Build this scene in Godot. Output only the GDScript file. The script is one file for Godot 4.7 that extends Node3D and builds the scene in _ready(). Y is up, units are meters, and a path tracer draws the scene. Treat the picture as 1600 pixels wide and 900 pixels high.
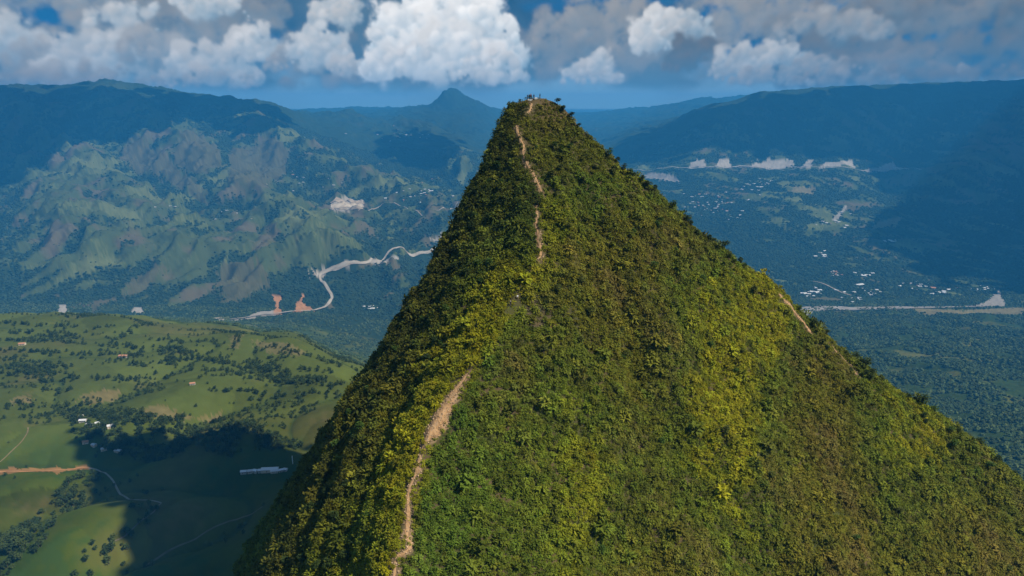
extends Node3D
# Aerial view of a steep green pyramid-shaped peak above a hazy mountain valley. Metres, y up, camera looks towards -z.

const CAM := Vector3(0, 560, 0)
const PITCH := 14.7
const FOCAL := 1066.0            # of a picture 1600 wide
var ct := cos(deg_to_rad(PITCH))
var sn := sin(deg_to_rad(PITCH))
var to_sun := Vector3.ZERO
var rng := RandomNumberGenerator.new()
var mats := {}
var names := {}

# ---------------------------------------------------------------- helpers
func noise(freq: float, octaves := 1, sd := 1, ridged := false) -> FastNoiseLite:
	var n := FastNoiseLite.new()
	n.noise_type = FastNoiseLite.TYPE_SIMPLEX_SMOOTH
	n.frequency = freq
	n.seed = sd
	n.fractal_type = FastNoiseLite.FRACTAL_NONE if octaves == 1 else (FastNoiseLite.FRACTAL_RIDGED if ridged else FastNoiseLite.FRACTAL_FBM)
	n.fractal_octaves = octaves
	return n

func srgb(c: Color) -> Color: return c.linear_to_srgb()

func mat(called: String, lin := Color(1, 1, 1), rough := 0.8, vertex := false, spec := 0.3) -> StandardMaterial3D:
	if mats.has(called): return mats[called]
	var m := StandardMaterial3D.new()
	m.resource_name = called
	m.albedo_color = srgb(lin)
	m.roughness = rough
	m.metallic_specular = spec
	m.vertex_color_use_as_albedo = vertex
	mats[called] = m
	return m

func fresh(called: String) -> String:
	var n: int = names.get(called, 0)
	names[called] = n + 1
	return called if n == 0 else "%s_%03d" % [called, n]

func tag(o: Node, label: String, category := "", group := "", kind := "") -> Node:
	if label: o.set_meta("label", label)
	if category: o.set_meta("category", category)
	if group: o.set_meta("group", group)
	if kind: o.set_meta("kind", kind)
	return o

func put(called: String, mesh: Mesh, m: Material, parent: Node = null) -> MeshInstance3D:
	var o := MeshInstance3D.new()
	o.name = called if parent else fresh(called)
	o.mesh = mesh
	if m: o.material_override = m
	(parent if parent else self).add_child(o, true)
	return o

func base(called: String, at: Vector3, turn := 0.0) -> Node3D:
	var o := Node3D.new()
	o.name = fresh(called)
	o.position = at
	o.rotation.y = turn
	add_child(o, true)
	return o

func array_mesh(v: PackedVector3Array, idx: PackedInt32Array, col := PackedColorArray(), nor := PackedVector3Array()) -> ArrayMesh:
	var a := []
	a.resize(Mesh.ARRAY_MAX)
	a[Mesh.ARRAY_VERTEX] = v
	a[Mesh.ARRAY_INDEX] = idx
	if col.size(): a[Mesh.ARRAY_COLOR] = col
	if nor.size(): a[Mesh.ARRAY_NORMAL] = nor
	var m := ArrayMesh.new()
	m.add_surface_from_arrays(Mesh.PRIMITIVE_TRIANGLES, a)
	return m

func scatter(called: String, mesh: Mesh, m: Material, where: Array, tint: PackedColorArray, label: String, category := "vegetation") -> void:
	if where.is_empty(): return
	var mm := MultiMesh.new()
	mm.transform_format = MultiMesh.TRANSFORM_3D
	mm.use_colors = true
	mm.mesh = mesh
	mm.instance_count = where.size()
	for i in where.size():
		mm.set_instance_transform(i, where[i])
		mm.set_instance_color(i, tint[i])
	var o := MultiMeshInstance3D.new()
	o.name = fresh(called)
	o.multimesh = mm
	o.material_override = m
	add_child(o, true)
	tag(o, label, category, "", "stuff")

func sm(a: float, b: float, x: float) -> float:
	return smoothstep(a, b, x)

# a pixel of the photograph's frame as a direction with -z = 1, and as a point at forward distance d
func ray(px: float, py: float) -> Vector3:
	var x := (px - 800.0) / FOCAL
	var y := (450.0 - py) / FOCAL
	var fz := ct + y * sn
	return Vector3(x / fz, (y * ct - sn) / fz, -1.0)

func at(px: float, py: float, d: float) -> Vector3:
	return CAM + ray(px, py) * d

# ---------------------------------------------------------------- terrain of the valley
const NC := 1400
const NR := 690
const A0 := -1.22
const A1 := 1.22
const D0 := 330.0
const D1 := 23500.0
const KD := [330.0, 700.0, 1000.0, 1250.0, 1450.0, 1650.0, 1850.0, 2200.0, 2700.0, 3300.0, 4000.0, 4800.0, 5800.0, 7000.0, 8500.0, 10500.0, 12500.0, 16000.0, 20000.0, 23500.0]
const KX := [-300.0, 0.0, 150.0, 300.0, 430.0, 520.0, 600.0, 710.0, 790.0, 900.0, 1000.0, 1100.0, 1200.0, 1350.0, 1600.0, 1900.0]
var gh := PackedFloat32Array()
var gn := PackedVector3Array()
var gcol := PackedColorArray()
var gforest := PackedFloat32Array()
var n_ridge := noise(1.0 / 1500.0, 4, 11, true)
var n_ridge2 := noise(1.0 / 520.0, 3, 12, true)
var n_mid := noise(1.0 / 420.0, 3, 13)
var n_small := noise(1.0 / 90.0, 3, 14)
var n_hill := noise(1.0 / 330.0, 1, 15)
var n_hill2 := noise(1.0 / 130.0, 1, 16)
var n_patch := noise(1.0 / 900.0, 3, 17)
var n_patch2 := noise(1.0 / 260.0, 3, 18)
var n_speck := noise(1.0 / 26.0, 2, 19)
var n_field := fields(FastNoiseLite.RETURN_CELL_VALUE)
var n_hedge := fields(FastNoiseLite.RETURN_DISTANCE2_SUB)

func fields(what: int) -> FastNoiseLite:
	# pastures as irregular cells: their tone, and how near their borders are
	var n := FastNoiseLite.new()
	n.noise_type = FastNoiseLite.TYPE_CELLULAR
	n.frequency = 1.0 / 190.0
	n.seed = 23
	n.cellular_return_type = what
	n.cellular_jitter = 0.9
	n.domain_warp_enabled = true
	n.domain_warp_amplitude = 40.0
	n.domain_warp_frequency = 1.0 / 260.0
	return n


func macro_table() -> Array:
	# heights seen from the camera: below the camera in metres (near part), then the row of the picture that each distance reaches
	var near := {
		-300.0: [-575, -567, -565, -564, -563, -562, -562, -690, -850, -1020],
		0.0: [-575, -567, -565, -564, -563, -562, -562, -690, -850, -1020],
		150.0: [-575, -567, -565, -564, -563, -562, -563, -695, -850, -1020],
		300.0: [-575, -567, -565, -563, -562, -560, -600, -715, -870, -1050],
		430.0: [-575, -565, -562, -560, -556, -553, -625, -740, -900, -1110],
		520.0: [-575, -568, -565, -560, -552, -610, -690, -820, -1000, -1200],
		600.0: [-590, -575, -570, -560, -590, -660, -740, -880, -1060, -1250],
		710.0: [-600, -600, -600, -610, -650, -710, -780, -900, -1070, -1260],
		790.0: [-610, -620, -630, -650, -680, -730, -800, -900, -1060, -1250],
		900.0: [-620, -640, -660, -680, -710, -760, -810, -900, -1040, -1220],
		1000.0: [-630, -660, -680, -700, -730, -780, -830, -910, -1020, -1160],
		1100.0: [-640, -670, -700, -720, -750, -790, -840, -910, -1010, -1120],
		1200.0: [-650, -680, -710, -735, -765, -800, -845, -910, -1000, -1100],
		1350.0: [-660, -690, -715, -740, -770, -805, -845, -905, -990, -1090],
		1600.0: [-670, -695, -715, -735, -765, -800, -840, -895, -975, -1075],
		1900.0: [-680, -700, -715, -735, -765, -800, -840, -890, -965, -1065],
	}
	var far := {
		-300.0: [497, 440, 380, 320, 225, 130, 168, 178, 178, 182],
		0.0: [496, 441, 380, 320, 228, 139, 168, 178, 178, 182],
		150.0: [496, 444, 385, 320, 225, 132, 165, 178, 177, 182],
		300.0: [496, 450, 392, 322, 232, 141, 166, 178, 177, 182],
		430.0: [498, 455, 397, 324, 240, 164, 170, 178, 176, 180],
		520.0: [512, 458, 398, 332, 258, 194, 176, 180, 171, 180],
		600.0: [525, 462, 400, 336, 275, 222, 196, 180, 168, 176],
		710.0: [525, 462, 400, 336, 276, 230, 205, 174, 174, 176],
		790.0: [525, 462, 400, 338, 282, 236, 212, 186, 176, 176],
		900.0: [518, 460, 400, 340, 290, 248, 222, 200, 180, 176],
		1000.0: [500, 452, 394, 332, 276, 212, 200, 188, 168, 176],
		1100.0: [488, 442, 386, 325, 258, 164, 170, 178, 152, 172],
		1200.0: [482, 436, 381, 320, 254, 140, 160, 170, 148, 168],
		1350.0: [482, 434, 380, 320, 250, 133, 158, 168, 160, 168],
		1600.0: [479, 432, 376, 312, 236, 122, 150, 166, 165, 168],
		1900.0: [478, 430, 372, 306, 230, 118, 150, 166, 165, 168],
	}
	var t := []
	for px in KX:
		var row := []
		for h in near[px]: row.append(float(h))
		for k in far[px].size(): row.append(ray(800, far[px][k]).y * KD[10 + k])
		t.append(row)
	return t

func catmull(a: float, b: float, c: float, d: float, t: float) -> float:
	return 0.5 * (2.0 * b + (c - a) * t + (2.0 * a - 5.0 * b + 4.0 * c - d) * t * t + (3.0 * b - a - 3.0 * c + d) * t * t * t)

# crest lines of the spurs of the far mountains: [height, half width, [row position, distance] ...]
const SPURS := [[280, 850, [[200, 10300], [240, 9000], [300, 8000], [370, 7200], [440, 6200], [510, 5200]]], [230, 700, [[50, 10000], [80, 8600], [130, 7600], [200, 6800], [260, 5900], [320, 5000]]], [230, 850, [[400, 10200], [430, 9000], [500, 8200], [580, 7600], [650, 6900], [700, 6200]]],
	[240, 800, [[-60, 9500], [0, 8000], [70, 6800], [120, 5800], [150, 4900]]], [160, 480, [[300, 8000], [330, 6800], [350, 5900], [370, 5000]]], [160, 520, [[500, 8200], [520, 7000], [560, 6000], [590, 5000]]], [150, 480, [[130, 7600], [160, 6500], [200, 5600], [230, 4900]]], [130, 420, [[440, 6200], [430, 5500], [420, 4900]]],
	[70, 650, [[1150, 10300], [1120, 9300], [1080, 8600]]], [70, 750, [[1400, 10300], [1330, 9000], [1260, 7800], [1230, 6500]]], [150, 850, [[1650, 10000], [1560, 8400], [1480, 7600]]], [50, 520, [[1300, 8000], [1330, 6800], [1350, 5800]]], [200, 600, [[640, 12500], [690, 11000], [720, 9600], [730, 8600]]], [180, 600, [[560, 12500], [600, 11200], [640, 10000]]]]
var spur_lines := []

func spur_height(p: Vector2) -> float:
	var best := 0.0
	for s in spur_lines:
		if not s[3].has_point(p): continue
		var line: PackedVector2Array = s[2]
		var dd := 1e12
		for i in line.size() - 1:
			dd = minf(dd, p.distance_squared_to(Geometry2D.get_closest_point_to_segment(p, line[i], line[i + 1])))
		var f: float = 1.0 - sqrt(dd) / s[1]
		if f > 0.0: best = maxf(best, float(s[0]) * pow(f, 1.1)) * 1.0 + minf(best, float(s[0]) * f) * 0.3
	return best

func build_heights() -> void:
	for s in SPURS:
		var line := PackedVector2Array()
		for q in s[2]: line.append(Vector2((q[0] - 800.0) / 1050.0 * q[1], q[1]))
		var bb := Rect2(line[0], Vector2.ZERO)
		for q in line: bb = bb.expand(q)
		spur_lines.append([s[0], s[1], line, bb.grow(s[1])])
	var table := macro_table()
	gh.resize(NC * NR)
	gforest.resize(NC * NR)
	var kd := []
	for d in KD: kd.append(log(d))
	var pk := PackedInt32Array(); var pt := PackedFloat32Array()
	for r in NR:
		var l := lerpf(log(D0), log(D1), float(r) / (NR - 1))
		var k := 0
		while k < KD.size() - 2 and kd[k + 1] < l: k += 1
		pk.append(k); pt.append(clampf((l - kd[k]) / (kd[k + 1] - kd[k]), 0, 1))
	for c in NC:
		var a := lerpf(A0, A1, float(c) / (NC - 1))
		var px := clampf(800.0 + 1050.0 * a, KX[0], KX[-1] - 0.01)
		var k := 0
		while KX[k + 1] <= px: k += 1
		var t: float = (px - KX[k]) / (KX[k + 1] - KX[k])
		var e0: Array = table[maxi(k - 1, 0)]; var e1: Array = table[k]; var e2: Array = table[k + 1]; var e3: Array = table[mini(k + 2, KX.size() - 1)]
		var prof := PackedFloat32Array()
		for j in KD.size():
			prof.append(lerpf(lerpf(e1[j], e2[j], t * t * (3 - 2 * t)), catmull(e0[j], e1[j], e2[j], e3[j], t), 0.35))
		var side := signf(a)
		var left := 1.0 - sm(-0.12, 0.02, a)
		for r in NR:
			var d := exp(lerpf(log(D0), log(D1), float(r) / (NR - 1)))
			var x := a * d
			var q: int = pk[r]
			var h := lerpf(catmull(prof[maxi(q - 1, 0)], prof[q], prof[q + 1], prof[mini(q + 2, prof.size() - 1)], pt[r]), lerpf(prof[q], prof[q + 1], pt[r]), 0.5)
			var forest := 0.0
			var farm := sm(3900, 5400, d)
			if farm > 0.0:
				# spurs and gullies run down the slope, from the crest towards the river
				var u := (x * 0.75 + d * side * 0.66) if side < 0.0 else (x * 0.8 + d * 0.6)
				var v := (x * 0.66 - d * side * 0.75) if side < 0.0 else (d * 0.8 - x * 0.6)
				var wx := n_mid.get_noise_2d(x * 0.4, d * 0.4) * 500.0
				var rg := n_ridge.get_noise_2d((u + wx) * 0.95, v * 0.36)
				var r2 := n_ridge2.get_noise_2d(u + wx * 0.5, v * 0.6 + 300.0)
				var crest := 1.0 - 0.62 * exp(-pow((d - 10500.0) / 1500.0, 2)) - 0.45 * sm(11500, 15000, d)
				var gentle := 1.0 - 0.72 * sm(0.1, 0.22, a) * (1.0 - sm(8600, 9800, d))
				var wob := Vector2(n_mid.get_noise_2d(x * 0.8, d * 0.8 + 900.0), n_mid.get_noise_2d(x * 0.8 + 900.0, d * 0.8)) * 260.0
				var sp := spur_height(Vector2(x, d) + wob)
				h += farm * crest * (sp * 1.35 + gentle * (rg * 105.0 - 70.0 + r2 * 62.0 + n_small.get_noise_2d(x * 0.5, d * 0.5) * 20.0))
				forest = sm(0.66 if side < 0.0 else 0.40, 0.53 if side < 0.0 else 0.20, rg * 0.5 + r2 * 0.6 + (sp - 80.0) / 300.0 + n_patch2.get_noise_2d(u * 1.5, v * 0.55) * 0.8 + n_speck.get_noise_2d(x * 0.6, d * 0.6) * 0.25)
				# the pointed peak far behind, with its right shoulder
				if d > 12500.0 and d < 20000.0:
					var r1 := sqrt(pow(x + 1380.0, 2) + pow((d - 16000.0) * 0.5, 2))
					var r3 := sqrt(pow(x + 760.0, 2) + pow((d - 16200.0) * 0.5, 2))
					h += 290.0 * maxf(0.0, 1.0 - r1 / 560.0) + 190.0 * maxf(0.0, 1.0 - r1 / 2200.0) + 130.0 * maxf(0.0, 1.0 - r3 / 900.0)
				if d > 14000.0: h += n_ridge2.get_noise_2d(x * 0.4, d * 0.4) * 45.0
			else:
				var rim := sm(2100, 1700, d) * left
				var b1 := absf(n_hill.get_noise_2d(x, d * 0.9))
				var b2 := absf(n_hill2.get_noise_2d(x + 70.0, d))
				var tall := lerpf(44.0, 16.0, sm(850, 1650, d))
				h += rim * (b1 * tall - 16.0 + b2 * 7.0 * sm(1700, 1000, d))
				h += (1.0 - rim) * (n_mid.get_noise_2d(x, d) * 34.0 + n_small.get_noise_2d(x, d) * 7.0) * sm(0, 900, d)
				forest = rim * sm(0.07, 0.02, b1) * 0.55
			gh[r * NC + c] = CAM.y + h
			gforest[r * NC + c] = forest

func ground(x: float, z: float) -> float:
	var d := maxf(-z, D0 + 1.0)
	var fc := clampf((x / d - A0) / (A1 - A0) * (NC - 1), 0, NC - 1.001)
	var fr := clampf((log(d) - log(D0)) / (log(D1) - log(D0)) * (NR - 1), 0, NR - 1.001)
	var c := int(fc); var r := int(fr)
	var s := fc - c; var t := fr - r
	var i := r * NC + c
	return lerpf(lerpf(gh[i], gh[i + 1], s), lerpf(gh[i + NC], gh[i + NC + 1], s), t)

func forest_at(x: float, z: float) -> float:
	var d := maxf(-z, D0 + 1.0)
	var c := clampi(int((x / d - A0) / (A1 - A0) * (NC - 1)), 0, NC - 1)
	var r := clampi(int((log(d) - log(D0)) / (log(D1) - log(D0)) * (NR - 1)), 0, NR - 1)
	return gforest[r * NC + c]

# where the line of sight through a pixel meets the valley terrain
func spot(px: float, py: float, from_d := 420.0) -> Vector3:
	var v := ray(px, py)
	var d := from_d
	var last := d
	while d < 23000.0:
		var p := CAM + v * d
		if p.y < ground(p.x, p.z):
			for k in 14:
				var mid := (last + d) * 0.5
				p = CAM + v * mid
				if p.y < ground(p.x, p.z): d = mid
				else: last = mid
			p = CAM + v * d
			return Vector3(p.x, ground(p.x, p.z), p.z)
		last = d
		d *= 1.006
	return CAM + v * 23000.0

func spots(list: Array, from_d := 420.0) -> PackedVector3Array:
	var out := PackedVector3Array()
	for p in list: out.append(spot(p[0], p[1], from_d))
	return out

func in_poly(x: float, z: float, poly: PackedVector2Array) -> bool:
	return Geometry2D.is_point_in_polygon(Vector2(x, z), poly)

func plan(list: Array) -> PackedVector2Array:
	var out := PackedVector2Array()
	for p in spots(list): out.append(Vector2(p.x, p.z))
	return out

var soil_patches := []     # [plan polygon, linear colour, ragged metres]

func build_terrain() -> void:
	gcol.resize(NC * NR)
	var v := PackedVector3Array(); v.resize(NC * NR)
	gn.resize(NC * NR)
	for r in NR:
		var d := exp(lerpf(log(D0), log(D1), float(r) / (NR - 1)))
		for c in NC:
			v[r * NC + c] = Vector3(lerpf(A0, A1, float(c) / (NC - 1)) * d, gh[r * NC + c], -d)
	var boxes := []
	for s in soil_patches:
		var bb := Rect2(s[0][0], Vector2.ZERO)
		for q in s[0]: bb = bb.expand(q)
		boxes.append(bb.grow(s[2] * 1.5))
	for r in NR:
		for c in NC:
			var i := r * NC + c
			var l: int = i if c == 0 else i - 1
			var e: int = i if c == NC - 1 else i + 1
			var u: int = i if r == 0 else i - NC
			var w: int = i if r == NR - 1 else i + NC
			var nor := (v[e] - v[l]).cross(v[w] - v[u]).normalized()
			if nor.y < 0.0: nor = -nor
			gn[i] = nor
			var p := v[i]
			var pa := n_patch.get_noise_2d(p.x, p.z)
			var pb := n_patch2.get_noise_2d(p.x, p.z)
			var sp := n_speck.get_noise_2d(p.x, p.z)
			var f := gforest[i]
			var d := -p.z
			var col: Color
			if d < 3900.0:
				var a := p.x / d
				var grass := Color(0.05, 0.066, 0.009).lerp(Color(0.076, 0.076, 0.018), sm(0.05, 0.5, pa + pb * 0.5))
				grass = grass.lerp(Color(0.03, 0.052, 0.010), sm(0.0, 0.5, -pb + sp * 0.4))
				grass = grass.lerp(Color(0.072, 0.088, 0.020).lerp(Color(0.082, 0.087, 0.024), sm(-0.1, 0.5, pb + pa)), sm(950, 1250, d) * 0.8)  # near grass toned darker than far fields, a vignette put into the colour
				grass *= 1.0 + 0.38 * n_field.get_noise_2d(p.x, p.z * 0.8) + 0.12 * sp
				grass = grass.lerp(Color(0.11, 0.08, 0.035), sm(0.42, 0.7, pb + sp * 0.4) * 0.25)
				var wood := Color(0.02, 0.036, 0.011).lerp(Color(0.036, 0.055, 0.016), 0.5 + 0.5 * sp)
				var right := sm(-0.1, 0.1, a)
				col = grass.lerp(wood, clampf(maxf(f, right * sm(0.45, 0.1, pb)), 0, 1))
				if d > 2050.0 and a < 0.0: col = col.lerp(wood, sm(0.3, -0.2, pb) * 0.8)
			else:
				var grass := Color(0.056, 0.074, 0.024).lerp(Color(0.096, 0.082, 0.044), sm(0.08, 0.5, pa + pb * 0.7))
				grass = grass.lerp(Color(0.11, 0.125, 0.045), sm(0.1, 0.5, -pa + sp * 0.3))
				var wood := Color(0.014, 0.028, 0.014).lerp(Color(0.03, 0.046, 0.02), 0.5 + 0.6 * sp)
				f = maxf(f, sm(9000, 10200, d) * 0.85)
				col = grass.lerp(wood, clampf(f + sp * 0.12, 0, 1))
			for k in boxes.size():
				if boxes[k].has_point(Vector2(p.x, p.z)):
					var rg: float = soil_patches[k][2]
					var jx := p.x + n_small.get_noise_2d(p.x * 9.0 + 40.0, p.z * 9.0) * rg
					var jz := p.z + n_small.get_noise_2d(p.x * 9.0, p.z * 9.0 + 90.0) * rg
					if in_poly(jx, jz, soil_patches[k][0]):
						if d > 3000.0: gforest[i] = -1.0
						var sc: Color = soil_patches[k][1]
						col = col.lerp(sc * (1.0 + 0.3 * sp), 0.85 if d > 3000.0 else 0.6)
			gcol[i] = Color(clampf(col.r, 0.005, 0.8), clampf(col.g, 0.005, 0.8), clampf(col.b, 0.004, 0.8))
	var idx := PackedInt32Array(); idx.resize((NC - 1) * (NR - 1) * 6)
	var k := 0
	for r in NR - 1:
		for c in NC - 1:
			var i := r * NC + c
			idx[k] = i; idx[k + 1] = i + NC; idx[k + 2] = i + 1
			idx[k + 3] = i + 1; idx[k + 4] = i + NC; idx[k + 5] = i + NC + 1
			k += 6
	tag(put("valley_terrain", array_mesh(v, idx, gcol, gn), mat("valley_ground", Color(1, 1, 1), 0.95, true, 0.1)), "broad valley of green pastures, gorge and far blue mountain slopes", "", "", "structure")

# a strip of road or path laid on the ground; list of plan points, half widths
func smooth_line(p: PackedVector3Array, w: PackedFloat32Array, step: float) -> Array:
	var q := PackedVector3Array(); var qw := PackedFloat32Array()
	for i in p.size() - 1:
		var a := p[maxi(i - 1, 0)]; var b := p[i]; var c := p[i + 1]; var d := p[mini(i + 2, p.size() - 1)]
		var n := maxi(1, int(b.distance_to(c) / step))
		for k in n:
			var t := float(k) / n
			q.append(b.cubic_interpolate(c, a, d, t))
			qw.append(lerpf(w[i], w[i + 1], t))
	q.append(p[-1]); qw.append(w[-1])
	return [q, qw]

func strip(called: String, p: PackedVector3Array, w: PackedFloat32Array, step: float, lift: float, m: Material, height: Callable, jag := 0.0, bank := 0.0) -> MeshInstance3D:
	var s := smooth_line(p, w, step)
	var q: PackedVector3Array = s[0]
	var qw: PackedFloat32Array = s[1]
	var v := PackedVector3Array(); var idx := PackedInt32Array(); var col := PackedColorArray()
	const M := 8
	for i in q.size():
		var dir := (q[mini(i + 1, q.size() - 1)] - q[maxi(i - 1, 0)])
		var out := Vector3(-dir.z, 0, dir.x).normalized()
		var wl := qw[i] * (1.0 + jag * n_speck.get_noise_2d(i * 6.0, 3.0))
		var wr := qw[i] * (1.0 + jag * n_speck.get_noise_2d(i * 6.0, 300.0))
		for j in M + 1:
			var t := float(j) / M * 2.0 - 1.0
			var pt := q[i] + out * (t * (wl if t < 0 else wr))
			var edge := absf(t)
			pt.y = height.call(pt.x, pt.z) + lift * (1.0 - bank * edge * edge * edge)
			v.append(pt)
			var tone := 1.0 + 0.5 * n_speck.get_noise_2d(pt.x * 22.0 / maxf(qw[i], 0.5), pt.z * 22.0 / maxf(qw[i], 0.5)) + 0.35 * n_speck.get_noise_2d(pt.x * 7.0, pt.z * 7.0)
			tone *= 1.0 - 0.35 * edge * edge
			col.append(Color(tone, tone * 0.96, tone * 0.9))
	for i in q.size() - 1:
		for j in M:
			var a := i * (M + 1) + j
			idx.append_array([a, a + M + 1, a + 1, a + 1, a + M + 1, a + M + 2])
	var st := SurfaceTool.new()
	st.create_from(array_mesh(v, idx, col), 0)
	st.generate_normals()
	return put(called, st.commit(), m)

# ---------------------------------------------------------------- the peak
const PX0 := -330.0
const PX1 := 330.0
const PD0 := 60.0
const PD1 := 470.0
const PW := 660
const PH := 410
var ph := PackedFloat32Array()       # heights of the peak on a 1 m grid
var trailmask := PackedFloat32Array()  # metres to the nearest trail edge on the same grid

func crest_line() -> Array: return [[838, 154.6, 261], [829, 163, 257], [806, 200, 247], [820, 245, 236.5], [843, 300, 225], [842, 330, 218.5], [843, 400, 204], [800, 470, 190.5], [733, 585, 172], [662, 690, 157], [634, 800, 143], [612, 900, 131.5]]
func near_left() -> Array: return [[826, 154.8, 262], [801, 163, 262], [793, 172, 259], [780, 200, 253], [744, 280, 238], [702, 360, 226], [652, 455, 213], [600, 535, 205], [587, 575, 200], [533, 640, 192], [482, 787, 172], [427, 893, 160]]
func back_left() -> Array: return [[828, 154.9, 264], [804, 163, 270], [798, 172, 270], [790, 200, 270], [758, 280, 262], [716, 360, 250], [668, 455, 240], [612, 535, 232], [585, 572, 226], [566, 592, 226], [524, 655, 230], [482, 722, 236], [428, 800, 243], [368, 895, 252]]
func right_line() -> Array: return [[852, 154.6, 262], [868, 160, 262], [884, 172, 261], [905, 197, 259], [948, 242, 257], [1003, 287, 255], [1042, 311, 253], [1092, 360, 250], [1136, 391, 248], [1203, 442, 244], [1254, 493, 240], [1330, 558, 234], [1393, 602, 229], [1483, 664, 222], [1562, 727, 216], [1640, 790, 210], [1760, 890, 202]]

func levelled(list: Array, last: Vector3) -> PackedVector3Array:
	var out := PackedVector3Array()
	for p in list: out.append(at(p[0], p[1], p[2]) - Vector3(0, CAM.y, 0))
	out.append(last)
	return out

func on_level(line: PackedVector3Array, h: float) -> Vector2:
	if h >= line[0].y:
		return Vector2(line[0].x, line[0].z)
	for i in line.size() - 1:
		if h >= line[i + 1].y:
			var t: float = (line[i].y - h) / maxf(line[i].y - line[i + 1].y, 1e-4)
			var p := line[i].lerp(line[i + 1], t)
			return Vector2(p.x, p.z)
	return Vector2(line[-1].x, line[-1].z)

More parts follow.
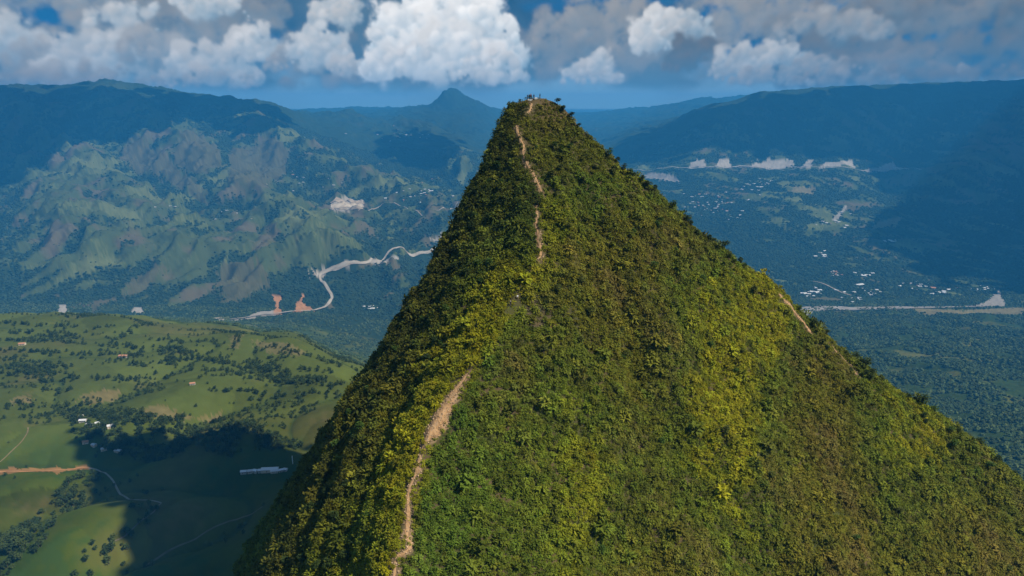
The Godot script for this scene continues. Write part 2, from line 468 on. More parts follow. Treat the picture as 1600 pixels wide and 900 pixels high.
func build_peak() -> void:
	var n_a := noise(1.0 / 42.0, 3, 31)
	var n_b := noise(1.0 / 11.0, 2, 32)
	var n_gully := noise(1.0 / 30.0, 2, 33)
	var c_line := levelled(crest_line(), Vector3(-20, -600, 420))
	var l1 := levelled(near_left(), Vector3(-300, -600, 120))
	var l2 := levelled(back_left(), Vector3(-430, -600, -350))
	var r_line := levelled(right_line(), Vector3(640, -600, 90))
	var levels := PackedFloat32Array()
	var h := 3.75
	while h > -600.0:
		levels.append(h)
		h -= 0.35 if h > 0.0 else (0.9 if h > -200.0 else 6.0)
	levels.append(-600.0)
	var segs := [170, 50, 30, 40, 60, 110]      # columns crest>right>back right>back left>left back>left near>crest
	var total := 0
	for s in segs: total += s
	var v := PackedVector3Array(); v.resize(levels.size() * total)
	for r in levels.size():
		h = levels[r]
		var low := maxf(0.0, -h)
		var c := on_level(c_line, h); var rr := on_level(r_line, h); var a := on_level(l1, h); var b := on_level(l2, h)
		var b1 := Vector2(lerpf(c.x, rr.x, 0.6), -264.0 - low * 0.85)
		var b2 := Vector2(lerpf(c.x, b.x, 0.6), -266.0 - low * 0.8)
		var corners := [c, rr, b1, b2, b, a]
		var ring := PackedVector2Array()
		for s in 6:
			var p: Vector2 = corners[s]; var q: Vector2 = corners[(s + 1) % 6]
			var side := Vector2(-(q - p).y, (q - p).x) * (-1.0)
			for k in segs[s]:
				var t: float = float(k) / segs[s]
				var bulge := 0.0
				if s == 0: bulge = -0.035 * sin(PI * t) * sm(0, 30, low)
				if s == 1: bulge = -0.10 * sin(PI * t)
				ring.append(p.lerp(q, t) + side * bulge)
		var passes := 6
		for n in passes:
			var soft := ring.duplicate()
			for k in total:
				soft[k] = ring[(k + total - 1) % total] * 0.25 + ring[k] * 0.5 + ring[(k + 1) % total] * 0.25
			ring = soft
		for k in total:
			var q: Vector2 = ring[k]
			var nx: Vector2 = (ring[(k + 1) % total] - ring[(k + total - 1) % total]).orthogonal().normalized()
			var amp := sm(0.5, 40, low)
			var along := k * 0.9
			var push := n_a.get_noise_3d(q.x, h * 0.9, q.y) * 3.6 * amp + n_b.get_noise_3d(q.x, h, q.y) * 1.1 * sm(0, 12, low)
			# shallow runnels down the right face
			if k < 170: push += n_gully.get_noise_2d(along * 0.8 + h * 0.25, h * 0.12) * 5.0 * amp * sm(4, 30, k) * sm(170, 140, k)
			if k > 345: push += n_gully.get_noise_2d(along * 0.9 + 300.0 - h * 0.1, h * 0.16) * 6.0 * amp * sm(345, 370, k) * sm(460, 425, k)
			if k > 130 and k < 215: push += (n_a.get_noise_3d(q.x * 2.2, h * 2.2, 77.0) * 2.6 + n_b.get_noise_3d(q.x, h * 1.4, 55.0) * 1.2) * sm(130, 165, k) * sm(215, 185, k) * sm(2, 25, low)
			q += nx * push
			v[r * total + k] = Vector3(q.x, CAM.y + h, q.y)
	var idx := PackedInt32Array()
	for r in levels.size() - 1:
		for k in total:
			var i := r * total + k; var j := r * total + (k + 1) % total
			idx.append_array([i, j, i + total, j, j + total, i + total])
	var top := v.size()
	var mid := Vector3.ZERO
	for k in total: mid += v[k]
	v.append(mid / total + Vector3(0, 0.1, 0))
	for k in total: idx.append_array([top, (k + 1) % total, k])
	# make sure that faces are clockwise from outside
	var f := (v[idx[1]] - v[idx[0]]).cross(v[idx[2]] - v[idx[0]])
	var mid_h := v[idx[0]] - v[top]
	if f.dot(Vector3(mid_h.x, 0, mid_h.z)) > 0.0:
		for i in range(0, idx.size(), 3):
			var q := idx[i]; idx[i] = idx[i + 1]; idx[i + 1] = q
	# heights on a grid, for everything that stands on the peak
	ph.resize(PW * PH); ph.fill(-9999.0)
	for i in range(0, idx.size(), 3):
		var a := v[idx[i]]; var b := v[idx[i + 1]]; var c := v[idx[i + 2]]
		var x0 := maxi(0, int(ceilf(minf(a.x, minf(b.x, c.x)) - PX0))); var x1 := mini(PW - 1, int(floorf(maxf(a.x, maxf(b.x, c.x)) - PX0)))
		var y0 := maxi(0, int(ceilf(minf(-a.z, minf(-b.z, -c.z)) - PD0))); var y1 := mini(PH - 1, int(floorf(maxf(-a.z, maxf(-b.z, -c.z)) - PD0)))
		if x1 < x0 or y1 < y0: continue
		var den := (b.z - c.z) * (a.x - c.x) + (c.x - b.x) * (a.z - c.z)
		if absf(den) < 1e-9: continue
		for y in range(y0, y1 + 1):
			for x in range(x0, x1 + 1):
				var gx := PX0 + x; var gz := -(PD0 + y)
				var u := ((b.z - c.z) * (gx - c.x) + (c.x - b.x) * (gz - c.z)) / den
				var w := ((c.z - a.z) * (gx - c.x) + (a.x - c.x) * (gz - c.z)) / den
				if u > -1e-3 and w > -1e-3 and u + w < 1.001:
					var hh := u * a.y + w * b.y + (1 - u - w) * c.y
					if hh > ph[y * PW + x]: ph[y * PW + x] = hh
	for y in PH:
		for x in PW:
			if ph[y * PW + x] < -9000.0: ph[y * PW + x] = ph[y * PW + maxi(x - 1, 0)]
	peak_v = v
	peak_i = idx

var peak_v: PackedVector3Array
var peak_i: PackedInt32Array

func finish_peak() -> void:
	# soil shows beside the trails and between the shrubs
	var n_a := noise(1.0 / 20.0, 3, 31)
	var n_b := noise(1.0 / 1.7, 2, 35)
	var col := PackedColorArray(); col.resize(peak_v.size())
	for i in peak_v.size():
		var p := peak_v[i]
		var m := n_a.get_noise_3d(p.x, p.y, p.z)
		var f := n_b.get_noise_3d(p.x, p.y, p.z)
		col[i] = Color(0.05, 0.055, 0.02).lerp(Color(0.085, 0.06, 0.035), clampf(0.5 + m, 0, 1))
		if p.x > PX0 and p.x < PX1 and -p.z > PD0 and -p.z < PD1:
			var gap := trail_gap(p.x, p.z)
			col[i] = col[i].lerp(Color(0.30, 0.20, 0.12) * (1.0 + 0.6 * f), sm(0.4, -0.25, gap + f * 0.7))
	var st := SurfaceTool.new()
	st.create_from(array_mesh(peak_v, peak_i, col), 0)
	st.generate_normals()
	tag(put("peak_hillside", st.commit(), mat("peak_soil", Color(1, 1, 1), 0.95, true, 0.1)), "steep green pyramid-shaped mountain peak in the middle", "", "", "structure")

func peak(x: float, z: float) -> float:
	var fx := clampf(x - PX0, 0, PW - 1.001); var fy := clampf(-z - PD0, 0, PH - 1.001)
	var c := int(fx); var r := int(fy)
	var i := r * PW + c
	return lerpf(lerpf(ph[i], ph[i + 1], fx - c), lerpf(ph[i + PW], ph[i + PW + 1], fx - c), fy - r)

func peak_normal(x: float, z: float) -> Vector3:
	return Vector3(peak(x - 1.2, z) - peak(x + 1.2, z), 2.4, peak(x, z - 1.2) - peak(x, z + 1.2)).normalized()

func peak_spot(px: float, py: float) -> Vector3:
	var v := ray(px, py)
	var d := 90.0
	while d < 330.0:
		var p := CAM + v * d
		if p.y < peak(p.x, p.z):
			var last := d - 0.5
			for k in 10:
				var m := (last + d) * 0.5
				p = CAM + v * m
				if p.y < peak(p.x, p.z): d = m
				else: last = m
			p = CAM + v * d
			return Vector3(p.x, peak(p.x, p.z), p.z)
		d += 0.5
	return Vector3(INF, 0, 0)

func peak_trail(list: Array) -> void:
	# list of [px, py, half width in metres]
	var p := PackedVector3Array(); var w := PackedFloat32Array()
	for q in list:
		var s := peak_spot(q[0], q[1])
		if is_finite(s.x): p.append(s); w.append(q[2] * 0.8)
	if p.size() < 2: return
	var o := strip("dirt_trail", p, w, 0.4, 0.22, mat("trail_earth", Color(0.36, 0.225, 0.12), 0.95, true, 0.1), peak, 0.7, 0.5)
	tag(o, list[0][3], "", "", "structure")
	var s := smooth_line(p, w, 0.4)
	for i in s[0].size():
		var c: Vector3 = s[0][i]
		var reach: float = s[1][i] / 0.8
		for y in range(int(-c.z - PD0 - reach - 4), int(-c.z - PD0 + reach + 5)):
			for x in range(int(c.x - PX0 - reach - 4), int(c.x - PX0 + reach + 5)):
				if x < 0 or y < 0 or x >= PW or y >= PH: continue
				var dd := Vector2(PX0 + x - c.x, -(PD0 + y) - c.z).length() - reach
				trailmask[y * PW + x] = minf(trailmask[y * PW + x], dd)

func trail_gap(x: float, z: float) -> float:
	var c := clampi(roundi(x - PX0), 0, PW - 1); var r := clampi(roundi(-z - PD0), 0, PH - 1)
	return trailmask[r * PW + c]

func build_trails() -> void:
	trailmask.resize(PW * PH); trailmask.fill(50.0)
	peak_trail([[830, 162, 0.31, "short pale path just below the summit"], [829, 170, 0.25], [826, 176, 0.19]])
	peak_trail([[806, 197, 0.31, "winding dirt trail on the upper crest below the summit"], [811, 212, 0.43], [818, 228, 0.43], [817, 240, 0.31], [822, 254, 0.28], [833, 272, 0.31], [841, 288, 0.37], [846, 300, 0.31]])
	peak_trail([[837, 324, 0.25, "eroded dirt trail halfway up the crest"], [839, 340, 0.43], [837, 352, 0.43], [841, 366, 0.56], [842, 384, 0.62], [845, 394, 0.50], [842, 405, 0.25]])
	peak_trail([[730, 584, 0.3, "wide bare earth scar and narrow trail on the lower crest"], [717, 602, 0.8], [705, 622, 1.5], [690, 646, 2.1], [677, 668, 1.8], [666, 686, 0.9], [660, 700, 0.4], [655, 716, 0.4], [651, 736, 0.55], [640, 762, 0.55], [637, 785, 0.6], [638, 812, 0.5], [636, 838, 0.55], [642, 853, 0.45], [633, 864, 0.35], [619, 872, 0.35], [616, 898, 0.4], [610, 925, 0.4]])
	peak_trail([[1217, 459, 0.4, "eroded tan trail along the right skyline of the peak"], [1226, 470, 0.5], [1240, 486, 0.7], [1250, 498, 0.6], [1260, 510, 0.7], [1267, 520, 0.4]])
	peak_trail([[1302, 543, 0.4, "narrow tan trail lower on the right skyline"], [1312, 555, 0.5], [1320, 564, 0.6], [1328, 573, 0.6], [1338, 585, 0.4]])

# ---------------------------------------------------------------- vegetation shapes
func frond(st: Dictionary, root: Vector3, dir: Vector3, length: float, width: float, sag: float, tone: float) -> void:
	var v: PackedVector3Array = st.v; var idx: PackedInt32Array = st.i; var col: PackedColorArray = st.c
	var side := dir.cross(Vector3.UP)
	if side.length() < 0.05: side = Vector3.RIGHT
	side = side.normalized() * width * 0.5
	var a := root
	var b := root + dir * length * 0.5 + Vector3(0, -sag * length * 0.15, 0)
	var c := root + dir * length + Vector3(0, -sag * length * 0.6, 0)
	var n := v.size()
	v.append_array([a - side * 0.35, a + side * 0.35, b - side, b + side, c])
	idx.append_array([n, n + 2, n + 1, n + 1, n + 2, n + 3, n + 2, n + 4, n + 3])
	for k in 5: col.append(Color(tone, tone, tone * 0.9))
	st.v = v; st.i = idx; st.c = col

func leafy(st: Dictionary) -> ArrayMesh:
	return array_mesh(st.v, st.i, st.c)

func blank() -> Dictionary:
	return {"v": PackedVector3Array(), "i": PackedInt32Array(), "c": PackedColorArray()}

func any_dir(up := 0.0) -> Vector3:
	var v := Vector3(rng.randf_range(-1, 1), rng.randf_range(-1, 1), rng.randf_range(-1, 1))
	while v.length() > 1.0 or v.length() < 0.1: v = Vector3(rng.randf_range(-1, 1), rng.randf_range(-1, 1), rng.randf_range(-1, 1))
	return (v.normalized() + Vector3(0, up, 0)).normalized()

func shrub_mesh(count: int, flat: float, leaf: float) -> ArrayMesh:
	# a low bush about 1 m across: leaves on a few lobes
	var st := blank()
	var lobes := []
	for k in 5:
		lobes.append([Vector3(rng.randf_range(-0.28, 0.28), rng.randf_range(0.12, 0.45) * flat, rng.randf_range(-0.28, 0.28)), rng.randf_range(0.2, 0.34)])
	for k in count:
		var l: Array = lobes[rng.randi() % lobes.size()]
		var d := any_dir(0.45)
		var p: Vector3 = l[0] + d * float(l[1]) * rng.randf_range(0.6, 1.0) * Vector3(1, flat, 1)
		frond(st, p, (d + any_dir() * 0.6).normalized(), leaf * rng.randf_range(0.7, 1.3), leaf * rng.randf_range(0.3, 0.5), rng.randf_range(0.2, 0.9), rng.randf_range(0.75, 1.25))
	return leafy(st)

func fern_mesh(count: int) -> ArrayMesh:
	# arching fronds from a few roots
	var st := blank()
	for r in 3:
		var root := Vector3(rng.randf_range(-0.25, 0.25), 0.02, rng.randf_range(-0.25, 0.25))
		for k in count / 3:
			var an := TAU * (k + rng.randf()) / (count / 3.0)
			var up := rng.randf_range(0.35, 1.3)
			frond(st, root, Vector3(cos(an), up, sin(an)).normalized(), rng.randf_range(0.4, 0.7), rng.randf_range(0.10, 0.17), 0.9, rng.randf_range(0.75, 1.25))
	return leafy(st)

func crown_mesh(lobes: int, count: int, leaf: float, low: float) -> ArrayMesh:
	# crown of about unit radius, centre at 0
	var st := blank()
	var list := []
	for k in lobes:
		var d := any_dir(0.15)
		list.append([d * Vector3(0.62, low, 0.62) * rng.randf_range(0.5, 1.0), rng.randf_range(0.26, 0.46)])
	for k in count:
		var l: Array = list[rng.randi() % list.size()]
		var d := any_dir(0.25)
		var p: Vector3 = l[0] + d * float(l[1]) * rng.randf_range(0.65, 1.05)
		frond(st, p, (d + any_dir() * 0.8).normalized(), leaf * rng.randf_range(0.7, 1.3), leaf * rng.randf_range(0.5, 0.8), 0.4, rng.randf_range(0.75, 1.25))
	return leafy(st)

func trunk_mesh(height: float, r0: float, limbs: int) -> ArrayMesh:
	var v := PackedVector3Array(); var idx := PackedInt32Array()
	var tube := func(a: Vector3, b: Vector3, ra: float, rb: float):
		var n := v.size()
		var ax := (b - a).normalized()
		var s := ax.cross(Vector3(0.3, 0.1, 1)).normalized(); var t := ax.cross(s)
		for k in 6:
			var an := TAU * k / 6.0
			v.append(a + (s * cos(an) + t * sin(an)) * ra)
			v.append(b + (s * cos(an) + t * sin(an)) * rb)
		for k in 6:
			var i := n + k * 2; var j := n + ((k + 1) % 6) * 2
			idx.append_array([i, i + 1, j, j, i + 1, j + 1])
	var fork := Vector3(rng.randf_range(-0.1, 0.1), 0.62, rng.randf_range(-0.1, 0.1)) * height
	tube.call(Vector3(0, -0.5, 0), fork, r0, r0 * 0.65)
	for k in limbs:
		var an := TAU * (k + rng.randf() * 0.6) / limbs
		tube.call(fork, fork + Vector3(cos(an) * 0.22, 0.3, sin(an) * 0.22) * height, r0 * 0.5, r0 * 0.18)
	return array_mesh(v, idx)

func blob_mesh(rough: float, sd: int) -> ArrayMesh:
	# a small far tree: rough crown, about unit radius, standing on y = 0
	var s := SphereMesh.new()
	s.radius = 1.0; s.height = 2.0; s.radial_segments = 9; s.rings = 6
	var arr := s.get_mesh_arrays()
	var n := noise(1.3, 2, sd)
	var v: PackedVector3Array = arr[Mesh.ARRAY_VERTEX]
	for i in v.size():
		var p := v[i]
		v[i] = (p * (1.0 + rough * n.get_noise_3dv(p * 1.1))) * Vector3(1, 0.85, 1) + Vector3(0, 0.7, 0)
	return array_mesh(v, arr[Mesh.ARRAY_INDEX])

func stand(p: Vector3, s: Vector3, tilt := 0.0) -> Transform3D:
	var b := Basis(Vector3.UP, rng.randf() * TAU)
	if tilt > 0.0: b = Basis(Vector3(rng.randf_range(-1, 1), 0, rng.randf_range(-1, 1)).normalized(), rng.randf() * tilt) * b
	return Transform3D(b.scaled_local(s), p)

# ---------------------------------------------------------------- sky
const SW := 4096
const SH := 2048
var puffs := []      # [azimuth, elevation, radius (degrees), brightness, softness]

func az_el(px: float, py: float) -> Vector2:
	var v := ray(px, py)
	return Vector2(rad_to_deg(atan2(v.x, 1.0)), rad_to_deg(atan2(v.y, sqrt(v.x * v.x + 1.0))))

func cloud_bank(px: float, py: float, w: float, h: float, n: int, bright: float, soft := 0.35, dense := 1.0) -> void:
	# a heap of puffs about a place in the sky; the base is flatter than the top
	var c := az_el(px, py)
	var k := 18.0
	var list := []
	for i in int(n * 2.2):
		var t := rng.randf_range(-1, 1)
		var dome := sqrt(maxf(0.0, 1.0 - t * t))
		var y := rng.randf() * dome - 0.40
		var r := lerpf(0.14, 0.48, pow(rng.randf(), 1.35)) * minf(w, h) * (0.55 + 0.45 * dome)
		list.append([c.x + t * w * 0.8 / k, c.y + y * h / k, r / k, bright * rng.randf_range(0.86, 1.1), soft, c.x, c.y, w / k, h / k, dense])
	if dense >= 1.0:
		for i in 7:
			var t := rng.randf_range(-0.55, 0.55)
			list.append([c.x + t * w * 0.8 / k, c.y + (rng.randf_range(-0.15, 0.35) * (1.0 - absf(t))) * h / k, rng.randf_range(0.42, 0.6) * minf(w, h) / k, bright, soft, c.x, c.y, w / k, h / k, dense])
	list.sort_custom(func(p, q): return p[2] > q[2])
	puffs.append_array(list)

func build_sky() -> PanoramaSkyMaterial:
	rng.seed = 77
	# grey veils first, then the heaps in front of them
	cloud_bank(200, 40, 260, 95, 40, 0.30, 1.0, 0.75)
	cloud_bank(40, 90, 160, 60, 20, 0.32, 1.0, 0.7)
	cloud_bank(400, 30, 200, 70, 22, 0.22, 1.0, 0.5)
	cloud_bank(980, 70, 200, 90, 34, 0.26, 1.0, 0.7)
	cloud_bank(1200, 50, 260, 90, 40, 0.27, 1.0, 0.75)
	cloud_bank(1480, 70, 240, 110, 46, 0.15, 1.0, 0.8)
	cloud_bank(1400, 20, 200, 60, 20, 0.20, 1.0, 0.7)
	cloud_bank(560, 115, 130, 45, 18, 0.24, 1.0, 0.5)
	# bright cumulus over the middle, its neighbours, and the paler heaps to both sides
	cloud_bank(100, 5, 110, 30, 14, 0.30, 1.00, 0.8)
	cloud_bank(310, 8, 75, 34, 16, 0.54, 0.80)
	cloud_bank(190, 30, 50, 30, 12, 0.50, 0.80)
	cloud_bank(10, 70, 55, 62, 20, 0.50, 0.80)
	cloud_bank(95, 100, 80, 50, 22, 0.32, 0.90)
	cloud_bank(150, 95, 70, 62, 26, 0.50, 0.70)
	cloud_bank(250, 80, 60, 45, 16, 0.32, 0.90)
	cloud_bank(330, 105, 75, 46, 24, 0.50, 0.70)
	cloud_bank(400, 75, 48, 42, 18, 0.54, 0.70)
	cloud_bank(470, 95, 60, 36, 16, 0.32, 0.90)
	cloud_bank(498, 75, 48, 56, 22, 0.56, 0.65)
	cloud_bank(545, 105, 40, 26, 12, 0.46, 0.80)
	cloud_bank(525, 18, 48, 34, 14, 0.52, 0.80)
	cloud_bank(690, 0, 70, 44, 18, 0.75, 0.50)
	cloud_bank(640, 62, 70, 66, 30, 0.77, 0.45)
	cloud_bank(735, 62, 90, 80, 40, 0.77, 0.45)
	cloud_bank(690, 92, 140, 62, 46, 0.72, 0.50)
	cloud_bank(770, 105, 60, 40, 18, 0.67, 0.55)
	cloud_bank(880, 60, 60, 60, 16, 0.27, 1.00, 0.7)
	cloud_bank(925, 112, 55, 36, 18, 0.53, 0.65)
	cloud_bank(1030, 52, 46, 56, 22, 0.59, 0.55)
	cloud_bank(1075, 40, 40, 36, 12, 0.51, 0.65)
	cloud_bank(1085, 88, 50, 44, 16, 0.14, 0.75)
	cloud_bank(1150, 104, 44, 36, 16, 0.44, 0.65)
	cloud_bank(1215, 88, 46, 40, 16, 0.44, 0.70)
	cloud_bank(1270, 108, 60, 30, 14, 0.30, 0.85)
	cloud_bank(1300, 42, 90, 36, 18, 0.30, 0.95)
	cloud_bank(1390, 100, 80, 44, 18, 0.18, 1.00)
	cloud_bank(1503, 118, 18, 20, 6, 0.25, 0.75)
	cloud_bank(120, 122, 120, 30, 16, 0.34, 0.8)
	cloud_bank(330, 124, 70, 24, 12, 0.42, 0.7)
	cloud_bank(1190, 120, 80, 26, 12, 0.34, 0.8)
	cloud_bank(1330, 122, 90, 24, 12, 0.26, 0.9)
	cloud_bank(1480, 120, 120, 30, 14, 0.18, 1.0)
	# the same sort of cloud goes on outside the frame and higher up
	for i in 60:
		var az := rng.randf_range(72, 288)
		var p := 800.0 + 1066.0 * 0.3 * rng.randf_range(-1, 1)
		var from := puffs.size()
		cloud_bank(p, rng.randf_range(-30, 110), rng.randf_range(60, 200), rng.randf_range(40, 90), 20, rng.randf_range(0.2, 0.58), rng.randf_range(0.35, 1.0), 0.8)
		for k in range(from, puffs.size()):
			puffs[k][0] += az; puffs[k][5] += az
	for i in 70:
		var az := rng.randf_range(-180, 180)
		var e := rng.randf_range(14.0, 60.0)
		for k in 16:
			var ce := cos(deg_to_rad(e))
			puffs.append([az + rng.randf_range(-9, 9) / ce, e + rng.randf_range(-2.5, 3.5), rng.randf_range(1.5, 3.4), rng.randf_range(0.28, 0.55), 0.8, az, e, 9.0 / ce, 4.0, 0.8])
	# colour of the clear air by elevation, then puffs drawn over it from far to near
	var cells := 4096 / 360.0
	var y_top := int((90.0 - 75.0) * SH / 180.0)
	var y_bot := SH / 2
	var buf := PackedFloat32Array(); buf.resize(SW * (y_bot - y_top) * 3)
	var n_air := noise(1.0 / 14.0, 3, 51)
	var n_edge := noise(1.0 / 1.5, 5, 52)
	var n_tone := noise(1.0 / 17.0, 3, 57)
	for y in range(y_top, y_bot):
		var e := 90.0 - (y + 0.5) * 180.0 / SH
		for x in SW:
			var az := wrapf((x + 0.5) / cells, -180.0, 180.0)
			var rx := 57.3 * sin(deg_to_rad(az)); var rz := 57.3 * cos(deg_to_rad(az))
			var c := air(az, e, 0.0)
			if e < 40.0 and e > 0.8:
				# broken grey sheet of cloud: most of the low sky, with gaps of clear blue
				var big := n_air.get_noise_3d(rx, e * 2.4, rz)
				var fine := n_edge.get_noise_3d(rx * 0.35, e * 0.6, rz * 0.35)
				var light := clampf(0.5 + n_tone.get_noise_3d(rx, e * 1.6 + 40.0, rz) * 1.3 + fine * 0.35, 0.0, 1.0) * lerpf(1.0, 0.4, sm(8, 30, az) * sm(150, 90, az))
				var al := sm(-0.42, 0.02, big + fine * 0.3) * sm(1.0, 2.3, e + fine * 0.5 + big * 0.6) * 0.9 * sm(40.0, 9.0, e)
				c = c.lerp(Color(0.018, 0.072, 0.145).lerp(Color(0.088, 0.146, 0.192), light), al)
			var i := ((y - y_top) * SW + x) * 3
			buf[i] = c.r; buf[i + 1] = c.g; buf[i + 2] = c.b
	var n_big := noise(1.0 / 2.6, 3, 53)
	for p in puffs:
		var az: float = p[0]; var e: float = p[1]; var r: float = p[2]; var br: float = p[3]; var soft: float = p[4]
		var ce := cos(deg_to_rad(e))
		var ext := r * 1.5
		var ya := maxi(y_top, int((90.0 - e - ext) * SH / 180.0)); var yb := mini(y_bot - 1, int((90.0 - e + ext) * SH / 180.0))
		var xa := int(floorf((az - ext / ce) * cells)); var xb := int((az + ext / ce) * cells)
		for y in range(ya, yb + 1):
			var ey := 90.0 - (y + 0.5) * 180.0 / SH
			var v := (ey - e) / r
			var vb: float = clampf((ey - p[6]) / p[8], -1, 1)
			for xx in range(xa, xb + 1):
				var x := posmod(xx, SW)
				var ax := (xx + 0.5) / cells
				var u := (ax - az) * ce / r
				if u * u + v * v > 2.25: continue
				var nz := n_edge.get_noise_3d(ax * ce, ey, 3.0)
				var big := n_big.get_noise_3d(ax * ce, ey * 1.2, 9.0)
				var dist := sqrt(u * u + v * v) + nz * 0.58 + big * 0.25
				if dist > 1.0: continue
				# crisp above, dissolving below
				var sf := clampf(soft * 0.8 + 0.4 * maxf(0.0, -vb), 0.0, 1.0)
				var al: float = sm(1.0, 0.74 - sf * 0.7, dist) * p[9]
				var ub: float = clampf((ax - p[5]) * ce / p[7], -1, 1)
				var nzz := sqrt(maxf(0.0, 1.0 - dist * dist))
				var lam := -0.40 * u + 0.62 * v + 0.66 * nzz - nz * 0.42
				var nl := clampf(0.36 + 0.40 * lam + 0.34 * vb - 0.14 * ub - big * 0.35, 0.0, 1.0)
				var lit := Color(br, br * 0.975, br * 0.94)
				var cc := Color(br * 0.32 + 0.01, br * 0.40 + 0.06, br * 0.44 + 0.11).lerp(lit, nl)
				var i := ((y - y_top) * SW + x) * 3
				buf[i] = lerpf(buf[i], cc.r, al); buf[i + 1] = lerpf(buf[i + 1], cc.g, al); buf[i + 2] = lerpf(buf[i + 2], cc.b, al)
	var bytes := PackedByteArray(); bytes.resize(SW * SH * 3)
	var top := air(0, 80, 0.0)
	var flat := Color(0.06, 0.12, 0.18)
	for y in SH:
		if y >= y_top and y < y_bot: continue
		var c := srgb(top if y < y_top else flat)
		var row := PackedByteArray(); row.resize(3)
		row[0] = int(c.r * 255); row[1] = int(c.g * 255); row[2] = int(c.b * 255)
		for x in SW:
			var i := (y * SW + x) * 3
			bytes[i] = row[0]; bytes[i + 1] = row[1]; bytes[i + 2] = row[2]
	var lut := PackedByteArray(); lut.resize(4097)
	for k in 4097:
		var q := k / 4096.0
		lut[k] = int(255.0 * (12.92 * q if q < 0.0031308 else 1.055 * pow(q, 1.0 / 2.4) - 0.055) + 0.5)
	var off := y_top * SW * 3
	for i in buf.size(): bytes[off + i] = lut[int(clampf(buf[i], 0, 1) * 4096.0)]
	var img := Image.create_from_data(SW, SH, false, Image.FORMAT_RGB8, bytes)
	var m := PanoramaSkyMaterial.new()
	m.panorama = ImageTexture.create_from_image(img)
	return m

func air(az: float, e: float, _k: float) -> Color:
	# linear colours: pale haze on the horizon, then deep blue
	var c := Color(0.25, 0.39, 0.49).lerp(Color(0.008, 0.10, 0.25), sm(0.8, 5.0, e))
	c = c.lerp(Color(0.02, 0.13, 0.32), sm(8.0, 40.0, e))
	return c

# ---------------------------------------------------------------- plants on the peak
var crest_pts: PackedVector3Array
var left_pts: PackedVector3Array
var right_pts: PackedVector3Array

